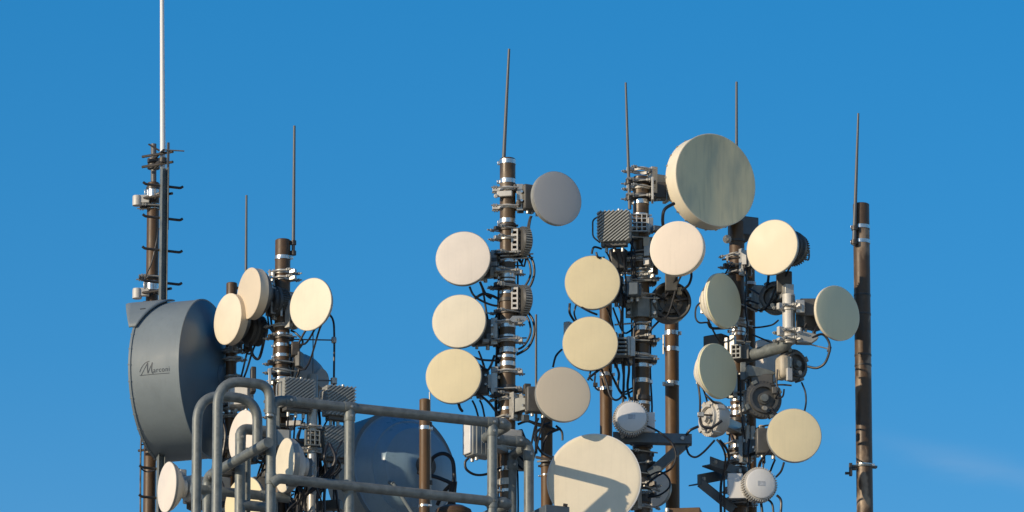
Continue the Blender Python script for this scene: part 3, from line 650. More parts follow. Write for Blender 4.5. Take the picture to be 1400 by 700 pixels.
plain_box('pale slim box behind the left edge of the lower yellow dish', 775, 453, 9, 28, .28, -20, 'M10', 'radiol', .08)
plain_box('small blue-grey box above the hexagonal collar', 866, 395, 16, 19, .1, -10, 'M5', 'angle', .05)
plain_box('dark box hanging below the chamfered ribbed radio', 845, 354, 22, 30, .2, 0, 'M5', 'darkgrey', .09)

# ------------------------------------------------------------------ half-round dark radios on the bronze mast
for py, lb in ((331, 'dark half-round finned radio with white slotted bracket, upper on the bronze mast'), (411, 'dark half-round finned radio with white slotted bracket, lower on the bronze mast')):
    C = P(716, py, .0); fr = frame(112); u, v, n = fr; r = m(42) / 2
    T = thing('half_round_radio', lb, 'radio', C, 'dark radios on the bronze mast')
    b = part(T, 'body', MB().lathe(C, fr, [(0, .035), (r * .6, .034), (r * .85, .024), (r, .006), (r, -.02), (r * .9, -.03), (0, -.03)], 40), 'darkgrey'); g = MB()
    for i in range(36):
        a = 2 * math.pi * i / 36; e = u * math.cos(a) + v * math.sin(a); g.box(C + e * r * .95, (r * .14, .034, .005), (e, n, e.cross(n)))
    part(b, 'cooling_fins', g, 'radio', kind='stuff')
    c = P(704, py - 3, -.045); g = MB(); f2 = frame(-10)
    for dx in (-.016, .014): g.box(c + f2[0] * dx, (.008, .125, .012), f2)
    for k in range(5): g.box(c + ZZ * (-.056 + k * .028), (.032, .012, .011), f2)
    part(T, 'slotted_bracket', g, 'radiol', bev=.001)
    part(T, 'warning_label', MB().box(P(722, py - 14, -.052), (.012, .016, .002), frame(20)), 'brass')
    for s in (-1, 1): clamp(T, 'M4', C.z + s * .07, .018, 'black', ear=Vector((-1, -.6, 0)), spread=.03)
    cable(T, [(722, py + 16, .0), (729, py + 28, -.02), (730, py + 46, -.02), (722, py + 64, .0), (706, py + 74, .02)], .007)
    cable(T, [(718, py + 18, .0), (724, py + 30, -.02), (725, py + 46, -.02), (716, py + 62, .0), (704, py + 68, .02)], .006)

# ------------------------------------------------------------------ fittings on the bronze mast
T4 = MAST['M4'][0]
g = MB().box(P(690, 265, -.05), (.085, .032, .02), frame(-12)); g.cyl(P(678, 268, -.06), P(678, 268, .0), .012, 10)
part(T4, 'saddle_clamp', g, 'radiol', bev=.004)
for py in (349, 354): part(T4, 'threaded_rod', MB().cyl(P(684, py + 1, -.052), P(729, py - 2, .0), .0045, 8), 'galvl')
for py in (363, 462, 541): part(T4, 'threaded_rod', MB().cyl(P(672, py + 1, -.045), P(716 + random.uniform(-8, 4), py, .0), .004, 8), 'black')
for py in (327, 371, 392, 541, 604): clamp(T4, 'M4', z_at('M4', py), random.uniform(.018, .03), random.choice(('black', 'galvl', 'black')), ear=Vector((random.choice((-1, 1)), -.6, 0)))
part(T4, 'ear_plate', MB().prism([(-.05, -.008), (-.03, -.02), (.03, -.02), (.052, 0), (.03, .016), (-.03, .014)], P(708, 436, -.06), frame(10), 0, .008), 'galvl')
part(T4, 'collar_box', MB().box(P(694, 598, -.02), (.13, .07, .12), FA), 'radiol', bev=.01)
part(T4, 'dark_box', MB().box(P(712, 627, .12), (.08, .13, .07)), 'galv', bev=.006)
for k in range(3):
    a = 140 + k * 18; c, r = MAST['M4'][1], MAST['M4'][2]
    pts = [c + Vector((math.cos(R(a)) * (r + .012) , math.sin(R(a)) * (r + .012), 0)) + Vector((random.uniform(-.012, .006), 0, 0)) + ZZ * (z_at('M4', 350 + k * 25) - j * .22) for j in range(9)]
    part(T4, 'cable', MB().tube(curve([p for p in pts if p.z > DECK - .1], 5), .005, 6), 'rubber')
for q in ([(642, 392, -.05), (648, 404, -.05), (662, 413, -.02), (678, 418, 0), (690, 415, .02)], [(656, 385, -.05), (664, 402, -.03), (672, 408, -.02)], [(648, 409, -.03), (660, 402, -.04), (672, 404, -.03), (684, 410, .0)],
          [(644, 487, -.05), (660, 492, -.04), (684, 493, 0)], [(646, 492, -.05), (664, 505, -.03), (670, 502, -.03), (676, 486, -.01)], [(656, 540, -.05), (668, 550, -.03), (680, 565, -.02), (690, 575, .0)], [(627, 552, -.08), (629, 558, -.08), (632, 562, -.05)],
          [(706, 562, 0), (716, 572, -.02), (730, 578, -.02), (746, 582, 0), (760, 588, 0)], [(708, 580, .02), (722, 576, .0), (738, 582, -.02), (752, 578, .0)],
          [(745, 582, 0), (733, 592, -.02), (733, 606, -.02), (740, 618, 0), (750, 624, .1), (758, 625, .2)], [(766, 586, 0), (752, 592, -.02), (744, 604, 0), (742, 618, .1)], [(760, 582, 0), (768, 590, .0), (769, 602, .0)]):
    cable(T4, q, random.choice((.006, .007, .008)))
part(T4, 'cable_boot', MB().cyl(P(710, 588, .0), P(716, 610, .04), .018, 10, .03), 'rubber')

# ------------------------------------------------------------------ fittings on the dark bronze mast
T5 = MAST['M5'][0]; c5, r5 = MAST['M5'][1], MAST['M5'][2]
for py in (249, 270): 
    clamp(T5, 'M5', z_at('M5', py), .032, 'black', ear=Vector((-1, -.25, 0)), spread=.03); clamp(T5, 'M5', z_at('M5', py) - .006, .02, 'black', ear=Vector((1, -.4, 0)), spread=.02)
part(T5, 'side_plate', MB().box(P(892, 260, .2), (.012, .13, .09)), 'radiol', bev=.002)
part(T5, 'arm_block', MB().box(P(902, 262, .30), (.07, .09, .08)), 'black', bev=.004)
part(T5, 'arm_plate', MB().box(P(912, 258, .36), (.02, .15, .1), frame(20)), 'beige', bev=.003)
def grille(T, px, py, y, w, h, yaw, nx=3, nz=4, mt='galvl'):
    C = P(px, py, y); fr = frame(yaw); u, v, n = fr; W_, H_ = m(w), m(h); g = MB()
    for i in range(nx + 1): g.box(C + u * (-W_ / 2 + W_ * i / nx), (.007, H_, .03), fr)
    for i in range(nz + 1): g.box(C + v * (-H_ / 2 + H_ * i / nz), (W_ + .006, .007, .028), fr)
    part(T, 'grille', g, mt, bev=.001)
grille(T5, 874, 305, .18, 21, 24, 0); part(T5, 'clamp_plate', MB().box(P(889, 308, .17), (.03, .085, .02), frame(15)), 'galvl', bev=.002)
part(T5, 'arm_plate', MB().box(P(903, 314, .15), (.1, .03, .05), FA), 'angle', bev=.002)
for py, h in ((331, 12), (343, 16), (358, 10)): part(T5, 'bracket', MB().box(P(886 + random.uniform(-2, 2), py, .17), (.035, m(h), .03), frame(-20)), random.choice(('beige', 'radiol', 'galvl')), bev=.003)
for py in (352, 380, 463, 488, 604, 620, 636, 650, 664, 678): clamp(T5, 'M5', z_at('M5', py), random.uniform(.016, .03), 'black' if py > 600 or random.random() < .6 else 'galvl', ear=Vector((random.choice((-1, 1)), -.6, 0)))
for py in (464, 488): part(T5, 'threaded_rod', MB().cyl(P(862, py, .2), P(897, py + 2, .2), .005, 8), 'black')
for py in (372, 384, 441): part(T5, 'threaded_rod', MB().cyl(P(840, py + 3, .2), P(890, py - 1, .2), .005, 8), 'galvl')
# hexagonal saddle collar
hexf = VF; zc = z_at('M5', 423); hz = m(27) / 2; g = MB(); k = []
pts = [(math.cos(R(-90 - 18 + 60 * i)) * .066, math.sin(R(-90 - 18 + 60 * i)) * .066) for i in range(6)]
g.prism(pts, Vector((c5.x, c5.y, 0)), hexf, zc - hz, zc + hz)
for s in (-1, 1): g.box(Vector((c5.x + s * .07, c5.y - .02, zc)), (.035, hz * 2, .016))
sc_ = part(T5, 'hexagonal_collar', g, 'galv', bev=.003)
for s in (-1, 1):
    for t in (-1, 1): part(sc_, 'bolt', MB().cyl(Vector((c5.x + s * .07, c5.y - .055, zc + t * hz * .6)), Vector((c5.x + s * .07, c5.y, zc + t * hz * .6)), .010, 6), 'galvl')
g = MB().box(P(865, 474, .16), (.028, .11, .02)); g.box(P(859.5, 474, .16), (.012, .11, .05)); part(T5, 'channel', g, 'galvl', bev=.002)
g = MB()
for k in range(5): g.box(P(848, 464 + k * 5.5, .12), (.07, .012, .06))
part(T5, 'ribbed_block', g, 'galv', bev=.002)
# round housing seen from the open back
C = P(915, 415, .3); fr = frame(-168, 0); u, v, n = fr; r = m(56) / 2
T = thing('round_housing', 'dark round housing seen from its open back beside the hexagonal collar', 'radio housing', C)
part(T, 'drum', MB().lathe(C, fr, [(r * .84, -.06), (r * .92, -.065), (r, -.055), (r, .02), (r * .95, .05), (0, .05)], 56), 'darkgrey')
part(T, 'back_plate', MB().lathe(C, fr, [(r * .86, -.03), (r * .6, -.02), (r * .58, -.04), (r * .38, -.045), (r * .36, -.03), (0, -.03)], 40), 'darkgrey')
for i in range(5):
    a = 2 * math.pi * i / 5 + .4; e = u * math.cos(a) + v * math.sin(a); part(T, 'spoke', MB().box(C + e * r * .55 - n * .045, (r * .7, .012, .02), (e, e.cross(n), n)), 'black')
part(T, 'latch', MB().box(P(929, 398, .2), (.026, .04, .03)), 'beige', bev=.003); part(T, 'mounting_block', MB().box(P(918, 388, .2), (.07, .1, .09)), 'darkgrey', bev=.005)
part(T, 'mounting_arm', MB().box(P(895, 415, .28), (.1, .09, .05)), 'angle', bev=.003)
cable(T, [(932, 397, .15), (941, 390, .1), (945, 380, .1), (945, 372, .12)], .007)
# cables round the dark bronze mast
for q in ([(822, 340, .1), (812, 338, .05), (809, 347, .05)], [(823, 337, .1), (833, 335, .05), (846, 345, .08), (853, 360, .12)], [(815, 345, .05), (818, 352, .05), (826, 352, .08)], [(860, 330, .18), (867, 342, .15), (868, 362, .15), (870, 380, .2)],
          [(779, 415, .1), (779, 428, .1), (786, 440, .2)], [(788, 416, .1), (785, 428, .1), (789, 440, .2)], [(795, 420, .05), (806, 426, .05), (816, 430, .1)], [(846, 418, .1), (849, 430, .1), (848, 445, .15)],
          [(820, 505, .1), (806, 516, .05), (804, 520, .05)], [(808, 506, .1), (806, 515, .1), (810, 520, .15)], [(822, 503, .1), (829, 522, .1), (834, 540, .1), (842, 547, .1), (851, 540, .15), (853, 520, .2), (850, 492, .2)], [(838, 492, .15), (846, 510, .15), (845, 530, .15), (856, 545, .2)],
          [(858, 490, .15), (860, 505, .15), (858, 530, .2), (862, 548, .2)], [(768, 478, .25), (760, 487, .2), (756, 502, .2)], [(888, 452, .2), (894, 446, .2), (900, 440, .25)], [(868, 440, .18), (866, 470, .17), (867, 520, .17), (866, 560, .2)],
          [(885, 652, .1), (902, 645, .05), (914, 654, .05), (915, 666, .05), (903, 676, .1), (886, 680, .15)], [(866, 320, .2), (863, 350, .18), (866, 380, .18)], [(852, 400, .2), (851, 440, .2), (853, 500, .22), (852, 560, .25), (855, 600, .25)]):
    cable(T5, q, random.choice((.005, .006, .007)))
cable(MAST['M10'][0], [(814, 512, .75), (813, 522, .73), (814, 530, .73), (819, 534, .73)], .005); part(MAST['M10'][0], 'cable_clip', MB().box(P(814, 526, .72), (.025, .02, .02)), 'black')
for py in (458, 470): part(MAST['M11'][0], 'threaded_rod', MB().cyl(P(907, py, .92), P(907, py + 14, .92), .005, 8), 'galvl')
part(MAST['M11'][0], 'buckle_bar', MB().box(P(914, 526, .87), (.06, .014, .014)), 'galvl', bev=.002)
part(MAST['M9'][0], 'hook', MB().cyl(P(733, 625, .58), P(752, 629, .53), .008, 8), 'black'); part(MAST['M9'][0], 'hook', MB().cyl(P(735, 631, .58), P(752, 629, .53), .006, 8), 'galvl')

# steel angle beams
def beam(label, a, b, h, brace, key):
    a, b = P(*a), P(*b); d = (b - a); L = d.length; d.normalize(); s = Vector((d.y, -d.x, 0)).normalized(); T = thing('angle_beam', label, 'steel beam', (a + b) / 2)
    g = MB().box((a + b) / 2, (L, h, .008), (d, ZZ, s)); g.box((a + b) / 2 + ZZ * (-h / 2 + .004) - s * .03, (L, .008, .06), (d, ZZ, s)); part(T, 'beam', g, 'angle', bev=.002)
    for t in (.12, .88): part(T, 'bolt', MB().cyl(a + (b - a) * t + s * .016, a + (b - a) * t - s * .02, .011, 6), 'galvl')
    for (p, q) in brace:
        p, q = P(*p), P(*q); e = (q - p); l = e.length; e.normalize(); w = e.cross(Vector((0, 1, 0))).normalized()
        g = MB().box((p + q) / 2, (l, .05, .007), (e, w, e.cross(w))); g.box((p + q) / 2 + w * .022 + Vector((0, .02, 0)), (l, .007, .045), (e, w, e.cross(w))); part(T, 'brace', g, 'angle', bev=.001)
    c, r = MAST[key][1], MAST[key][2]; part(T, 'clamp_ring', MB().lathe(c, VF, [(r, (a + b).z / 2 - .03), (r + .008, (a + b).z / 2 - .03), (r + .008, (a + b).z / 2 + .03), (r, (a + b).z / 2 + .03)], 24), 'black')
    return T
beam('dark steel angle beam with slanting brace under the white drum radio', (838, 597, .12), (946, 600, .12), .055, [((938, 604, .14), (888, 648, .2))], 'M5')
beam('dark steel angle bracket with slanting brace at the foot of the dark mast', (954, 656, .25), (1006, 646, .6), .06, [((957, 660, .28), (1003, 697, .38))], 'M6')
beam('short dark steel angle sticking out above the other bracket', (971, 630, .2), (1014, 646, .4), .05, [], 'M6')
def stub(label, pts, y, mt):
    pass
T = thing('rusty_plate', 'rusty brown steel plate edge below the large white dish', 'steel plate', P(745, 705, -.55)); part(T, 'plate', MB().box(P(752, 704, -.5), (.14, .06, .2), FA), 'angle', bev=.003); part(T, 'bolt', MB().cyl(P(770, 690, -.6), P(776, 691, -.6), .008, 8), 'black')
T = thing('rusty_plate', 'tan steel plate edge below the angle beam beside the smooth tan pole', 'steel plate', P(935, 706, -.1)); part(T, 'plate', MB().box(P(936, 706, -.1), (.19, .05, .2), frame(-8)), 'tanpole', bev=.003); part(T, 'bolt', MB().cyl(P(912, 695, -.2), P(912, 700, -.2), .012, 8), 'galvl')

# ------------------------------------------------------------------ fittings on the dark mast and its pipe arm
T6 = MAST['M6'][0]
part(T6, 'channel', MB().box(P(1018, 353, .35), (.028, .08, .03), frame(-15)).box(P(1026, 353, .38), (.05, .07, .02), frame(-15)), 'galvl', bev=.002)
part(T6, 'threaded_rod', MB().cyl(P(987, 355, .34), P(1012, 352, .34), .006, 8), 'black'); part(T6, 'nut', MB().cyl(P(993, 354, .34), P(995.5, 354, .34), .02, 6), 'radiol')
for py in (365, 440, 482, 540, 590, 622, 668, 690): clamp(T6, 'M6', z_at('M6', py), random.uniform(.016, .03), random.choice(('black', 'black', 'galvl')), ear=Vector((random.choice((-1, 1)), -.5, 0)))
part(T6, 'channel', MB().box(P(1002, 472, .33), (.03, .11, .03), frame(-25)).box(P(994, 474, .34), (.02, .1, .03), frame(-25)), 'galvl', bev=.003)
grille(T6, 1007, 481, .28, 12, 18, -18, 2, 3, 'radio')
part(T6, 'arm_box', MB().box(P(1016, 484, .33), (.09, .08, .08), frame(-18)), 'darkgrey', bev=.004)
part(T6, 'channel', MB().box(P(1016, 508, .3), (.03, .1, .03)), 'galv', bev=.003)
g = MB().box(P(1022, 594, .35), (.02, .10, .03), frame(10)); g.box(P(1029, 595, .33), (.02, .10, .03), frame(10)); part(T6, 'channel', g, 'galvl', bev=.003)
part(T6, 'slotted_plate', MB().box(P(1041, 598, .25), (.03, .13, .05), frame(10)), 'beige', bev=.003)
# pipe arm with vertical stub pipe
T = thing('pipe_arm', 'bent grey-green steel pipe arm ending in a vertical stub pipe', 'pipe arm', P(1018, 489, .35))
ya = .1
part(T, 'arm_pipe', MB().tube(bend([P(1018, 489, .36), P(1079, 471, ya), P(1078.5, 405, ya)], .07, 10), m(8.6), 20), 'galv')
c = P(1078.5, 440, ya); r = m(8.6); MAST['ST'] = (T, Vector((c.x, ya, 0)), r)
part(T, 'stub_pipe', MB().lathe(Vector((c.x, ya, 0)), VF, [(0, P(1078, 470, ya).z), (r * 1.01, P(1078, 470, ya).z), (r * 1.01, P(1078, 403, ya).z), (0, P(1078, 403, ya).z)], 24), 'radiol')
for py, h in ((421, .035), (455, .05), (466, .015)):
    clamp(T, 'ST', P(1078, py, ya).z, h, 'radiol', ear=Vector((-1, -.7, 0)), spread=.01); clamp(T, 'ST', P(1078, py - 1, ya).z, h * .7, 'radiol', ear=Vector((1, -.5, 0)), spread=.01)
part(T, 'clamp_block', MB().box(P(1094, 420, ya), (.05, .075, .05)), 'galvl', bev=.004); part(T, 'arm_block', MB().box(P(1105, 422, ya + .05), (.09, .1, .07)), 'darkgrey', bev=.005)
part(T, 'bracket', MB().prism([(-.05, -.03), (.03, -.03), (.07, .0), (.06, .02), (-.02, .035), (-.05, .03)], P(1101, 463, ya), frame(8), -.03, .03), 'radio', bev=.003)
part(T, 'tie_bar', MB().cyl(P(1104, 470, ya), P(1133, 477, ya), .004, 8), 'galvl'); part(T, 'joint', MB().cyl(P(1131, 477, ya), P(1136.5, 478, ya), .016, 12), 'galvl')
for q in ([(1103, 442, .12), (1098, 450, .12), (1092, 460, .12)], [(1118, 445, .12), (1114, 452, .1), (1110, 460, .1)], [(1110, 462, .08), (1124, 457, .08), (1133, 467, .08), (1134, 480, .08), (1128, 496, .08), (1117, 503, .1), (1104, 501, .12)],
          [(1064, 438, .1), (1056, 444, .2), (1042, 447, .3), (1030, 448, .4)], [(1058, 470, .2), (1044, 464, .3), (1030, 458, .4)], [(1063, 505, .1), (1062, 525, .1), (1065, 534, .1), (1060, 545, .15)], [(1096, 523, .15), (1101, 536, .12), (1102, 550, .12), (1100, 562, .1)],
          [(1055, 527, .2), (1068, 526, .15), (1082, 527, .12)]):
    cable(T, q, random.choice((.005, .006, .007)))
# dark round radios round the stub pipe
def round_unit(label, px, py, dpx, y, yaw, mt, key, cap='galv', tilt=0):
    C = P(px, py, y); fr = frame(yaw, tilt); u, v, n = fr; r = m(dpx) / 2; T = thing('round_radio', label, 'radio', C, 'round finned radios on the masts')
    b = part(T, 'body', MB().lathe(C, fr, [(0, .04), (r * .3, .04), (r * .32, .028), (r * .62, .026), (r * .64, .045), (r * .78, .045), (r * .8, .03), (r, .025), (r, -.02), (r * .85, -.055), (0, -.06)], 48), mt); g = MB()
    for i in range(32):
        a = 2 * math.pi * i / 32; e = u * math.cos(a) + v * math.sin(a); g.box(C + e * r * .86 + n * .004, (r * .24, .006, .05), (e, e.cross(n), n))
    part(b, 'cooling_fins', g, mt, kind='stuff'); part(b, 'hub', MB().lathe(C, fr, [(0, .062), (r * .2, .06), (r * .22, .03)], 24), cap)
    for i in range(4):
        a = 2 * math.pi * i / 4 + .5; e = u * math.cos(a) + v * math.sin(a); part(b, 'latch', MB().box(C + e * r * .98 + n * .01, (.02, .03, .05), (e, e.cross(n), n)), cap, bev=.002)
    part(T, 'connector', MB().cyl(C + n * .03 - v * r * .5, C + n * .07 - v * r * .6, .012, 10), 'galvl')
    c, rr = MAST[key][1], MAST[key][2]; d = Vector((c.x - C.x, c.y - C.y, 0))
    if d.length > .02: part(T, 'mounting_arm', MB().box(C - n * .02 + d * .5, (d.length, .06, .05), (d.normalized(), ZZ, Vector((d.y, -d.x, 0)).normalized())), 'galvl', bev=.003)
    return T
T = round_unit('dark round radio behind the top of the vertical stub pipe', 1061, 408, 46, .32, -20, 'darkgrey', 'ST'); part(T, 'mounting_block', MB().box(P(1072, 388, .22), (.085, .12, .1)), 'darkgrey', bev=.006)
T = round_unit('beige and dark round radio hanging below the pipe arm', 1083, 500, 44, .2, 38, 'darkgrey', 'ST'); part(T, 'rear_shell', MB().box(P(1070, 503, .14), (.06, .13, .10), frame(20)), 'beige', bev=.02)
part(T, 'louvre', MB().box(P(1079, 512, .09), (.03, .07, .02), frame(25)), 'radiol', bev=.002)
round_unit('dark round radio with pale hub below the pipe arm on the dark mast', 1042, 547, 52, .22, 12, 'darkgrey', 'M6')
T = round_unit('grey-beige round radio below the two cone-backed dishes', 975, 573, 50, .2, -58, 'radiol', 'M6', 'radiol')
part(T, 'strap', MB().cyl(P(957, 567, .1), P(1006, 569, .2), .005, 8), 'black'); part(T, 'clip', MB().box(P(958, 567, .1), (.035, .025, .03)), 'galvl', bev=.003)
T = thing('radio_shelf', 'grey angled bracket over a dark block just below the pipe arm', 'bracket', P(1042, 516, .3))
part(T, 'bracket', MB().prism([(-.08, -.03), (.06, -.025), (.08, .0), (.03, .015), (-.08, .035)], P(1041, 509, .25), frame(10), -.06, .02), 'galv', bev=.004); part(T, 'block', MB().box(P(1042, 524, .28), (.12, .085, .1)), 'darkgrey', bev=.006)
T6 = MAST['M6'][0]
for q in ([(960, 412, .1), (952, 420, .1), (951, 434, .1), (956, 441, .1), (966, 441, .12), (972, 444, .15)], [(968, 440, .12), (972, 448, .15), (984, 449, .2), (998, 448, .3)], [(954, 522, .1), (957, 545, .1), (957, 565, .12)], [(965, 540, .1), (976, 550, .1), (988, 555, .2), (996, 566, .25)],
          [(957, 572, .12), (960, 582, .1), (972, 585, .1), (987, 575, .1)], [(955, 583, .1), (944, 588, .1), (938, 595, .12)], [(938, 610, .12), (942, 621, .1), (951, 625, .1), (962, 618, .12), (977, 602, .15)], [(980, 601, .15), (987, 610, .15), (992, 625, .2), (990, 650, .25), (991, 715, .3)], [(984, 602, .15), (994, 615, .2), (996, 630, .25), (986, 660, .28), (986, 715, .3)],
          [(1054, 555, .2), (1060, 570, .15), (1056, 580, .15), (1046, 582, .2), (1034, 586, .25)], [(1062, 545, .15), (1070, 542, .12), (1072, 532, .1)], [(1052, 560, .2), (1062, 566, .1)], [(1056, 612, .1), (1046, 622, .15), (1038, 634, .2), (1036, 648, .2)], [(1072, 632, .1), (1068, 644, .12), (1061, 652, .15)], [(1040, 616, .2), (1044, 630, .2), (1042, 645, .2)],
          [(1024, 600, .3), (1022, 625, .3), (1024, 650, .3), (1020, 715, .35)], [(1040, 684, .25), (1042, 700, .25), (1042, 715, .25)], [(1048, 682, .2), (1056, 690, .2), (1058, 715, .2)], [(1015, 345, .35), (1020, 380, .34), (1019, 420, .34), (1022, 450, .34), (1018, 470, .34)], [(1000, 360, .33), (992, 374, .3)],
          [(1025, 395, .55), (1034, 400, .5), (1050, 410, .4)], [(1052, 365, .3), (1050, 385, .3), (1048, 395, .3), (1047, 420, .4)], [(1012, 520, .32), (1013, 560, .32), (1018, 600, .33)]):
    cable(T6, q, random.choice((.005, .006, .0075)))
part(T6, 'white_plate', MB().box(P(1005, 662, .28), (.085, .12, .02), frame(8)), 'whitep', bev=.003)
part(T6, 'splice_block', MB().box(P(1059, 534, .15), (.03, .04, .03)), 'darkgrey', bev=.005)
# clip on the lone mast
T7 = MAST['M7'][0]; part(T7, 'side_bracket', MB().box(P(1163, 642, .47), (.018, .07, .03)).box(P(1167, 641, .47), (.03, .014, .02)).box(P(1159, 647, .47), (.03, .012, .02)), 'black', bev=.002)
clamp(T7, 'M7', z_at('M7', 638), .012, 'galv', ear=Vector((-1, -.2, 0)), bolts=False)
for py, h in ((404, 2), (486, 2), (500, 2), (430, 2)): 
    z = z_at('M7', py); c, r = MAST['M7'][1], MAST['M7'][2]; part(T7, 'seam', MB().lathe(c, VF, [(r, z - .006), (r + .002, z - .005), (r + .002, z + .005), (r, z + .006)], 28), 'black')

# ------------------------------------------------------------------ clutter under the ribbed radios on the dark brown mast
T3 = MAST['M3'][0]
for py in (373, 382, 462, 497, 509, 522, 570, 584): clamp(T3, 'M3', z_at('M3', py), .022, 'galvl' if py < 400 else random.choice(('black', 'galvl')), ear=Vector((random.choice((-1, 1)), -.5, 0)))
part(T3, 'channel', MB().box(P(369, 380, -.02), (.012, .09, .03)).box(P(374, 380, -.02), (.012, .09, .03)), 'galvl', bev=.002)
part(T3, 'plate', MB().box(P(399, 427, -.06), (.07, .06, .012), frame(-20)).box(P(385, 424, -.06), (.012, .075, .03)), 'galvl', bev=.002)
part(T3, 'plate', MB().box(P(369, 520, -.05), (.016, .13, .03)), 'galvl', bev=.002)
part(T3, 'plate', MB().box(P(402, 579, -.15), (.085, .03, .03), frame(-10)), 'radiol', bev=.005)
part(T3, 'plate', MB().box(P(377, 568, -.1), (.05, .16, .05)), 'galv', bev=.005)
T = thing('stub_post', 'pale steel stub post with grille bracket below the ribbed radio', 'post', Vector((P(427, 600, -.15).x, -.15, DECK)))
c = Vector((P(427, 600, -.15).x, -.15, 0)); r = m(13) / 2; MAST['SP'] = (T, c, r)
part(T, 'pole', MB().lathe(c, VF, [(0, DECK), (r, DECK), (r, P(427, 560, -.15).z), (0, P(427, 560, -.15).z)], 24), 'galvl')
grille(T, 427, 599, -.2, 19, 20, 15, 3, 3, 'galv'); clamp(T, 'SP', P(427, 584, -.15).z, .02, 'galvl'); clamp(T, 'SP', P(427, 616, -.15).z, .03, 'galvl')
c = Vector((P(427, 540, .1).x, .1, 0)); T = thing('stub_post', 'grey capped vent pipe behind the ribbed radio on dark mast', 'post', Vector((c.x, .1, DECK))); r = m(15) / 2
part(T, 'pole', MB().lathe(c, VF, [(0, DECK), (r, DECK), (r, P(427, 514, .1).z), (r * .9, P(427, 512.5, .1).z), (0, P(427, 512.5, .1).z)], 24), 'radio')
rng = random.Random(3)
for i in range(26):
    x0 = rng.uniform(392, 470); y0 = rng.uniform(560, 640); x1 = rng.uniform(392, 445) ; d = rng.uniform(-.25, .2)
    cable(T3, [(x0, y0, d), (x0 + rng.uniform(-14, 10), y0 + rng.uniform(18, 30), d - .05), ((x0 + x1) / 2 + rng.uniform(-16, 16), y0 + rng.uniform(34, 55), d), (x1, y0 + rng.uniform(60, 90), d), (x1 + rng.uniform(-4, 4), 725, d)], rng.choice((.005, .006, .008, .009)))
for q in ([(408, 470, -.05), (416, 455, -.05), (424, 444, -.05), (436, 440, -.02)], [(399, 470, -.03), (408, 480, -.03), (410, 500, -.02), (404, 520, 0)], [(398, 452, 0), (405, 456, -.03), (414, 468, -.04), (404, 485, -.03), (400, 515, 0)], [(366, 432, .02), (368, 445, 0), (374, 456, 0)], [(370, 430, .0), (372, 448, 0), (377, 458, 0)],
          [(342, 470, .1), (346, 486, .1), (354, 490, .1), (360, 470, .05), (362, 455, .05)], [(332, 478, .25), (340, 484, .2), (346, 480, .15)], [(470, 628, -.05), (460, 640, -.05), (442, 655, -.05), (428, 668, -.08)], [(442, 628, -.05), (455, 650, -.05), (462, 690, -.05), (466, 720, 0)], [(350, 630, -.2), (358, 632, -.2), (364, 622, -.2), (366, 610, -.2)], [(350, 655, -.15), (362, 642, -.15), (372, 646, -.15)]):
    cable(T3, q, rng.choice((.005, .006, .008)))
for (px, py, y, w, h, mt) in ((346, 520, .1, 7, 36, 'black'), (338, 475, .2, 9, 12, 'black'), (404, 478, -.02, 12, 20, 'black'), (409, 492, -.02, 8, 22, 'darkgrey'), (402, 560, -.1, 18, 9, 'darkgrey'), (437, 622, -.1, 16, 14, 'darkgrey'), (420, 640, -.05, 26, 12, 'darkgrey'), (446, 650, .05, 34, 22, 'radio'), (432, 670, .0, 12, 20, 'beige'), (412, 690, -.05, 40, 16, 'darkgrey'), (448, 692, .05, 40, 14, 'darkgrey'), (388, 668, .1, 12, 40, 'angle')):
    part(T3, 'fitting', MB().box(P(px, py, y), (m(w), m(h), .06), frame(rng.uniform(-25, 25))), mt, bev=.006)
T2 = MAST['M2'][0]
for (px, py, y, w, h, mt) in ((256, 660, .1, 18, 16, 'radiol'), (262, 676, .1, 24, 12, 'radio'), (248, 648, .12, 10, 10, 'galvl'), (270, 690, .1, 26, 14, 'darkgrey'), (306, 640, .2, 20, 24, 'darkgrey'), (318, 634, .2, 16, 18, 'black'), (306, 610, .25, 12, 16, 'darkgrey'), (300, 668, .15, 26, 30, 'radio'), (356, 668, .0, 22, 30, 'darkgrey'), (366, 644, .1, 14, 20, 'darkgrey'), (340, 626, .1, 20, 16, 'black')):
    part(T2, 'fitting', MB().box(P(px, py, y), (m(w), m(h), .07), frame(rng.uniform(-30, 30))), mt, bev=.006)
for i in range(9):
    x0 = rng.uniform(244, 320); y0 = rng.uniform(630, 680); cable(T2, [(x0, y0, .1), (x0 + rng.uniform(-8, 8), y0 + 14, .05), (x0 + rng.uniform(-14, 14), y0 + 26, .1), (x0 + rng.uniform(-10, 10), 715, .15)], rng.choice((.005, .007)))
for py in (481, 492, 517, 560, 570, 600): clamp(T2, 'M2', z_at('M2', py), .02, 'galvl', ear=Vector((1, -.5, 0)))

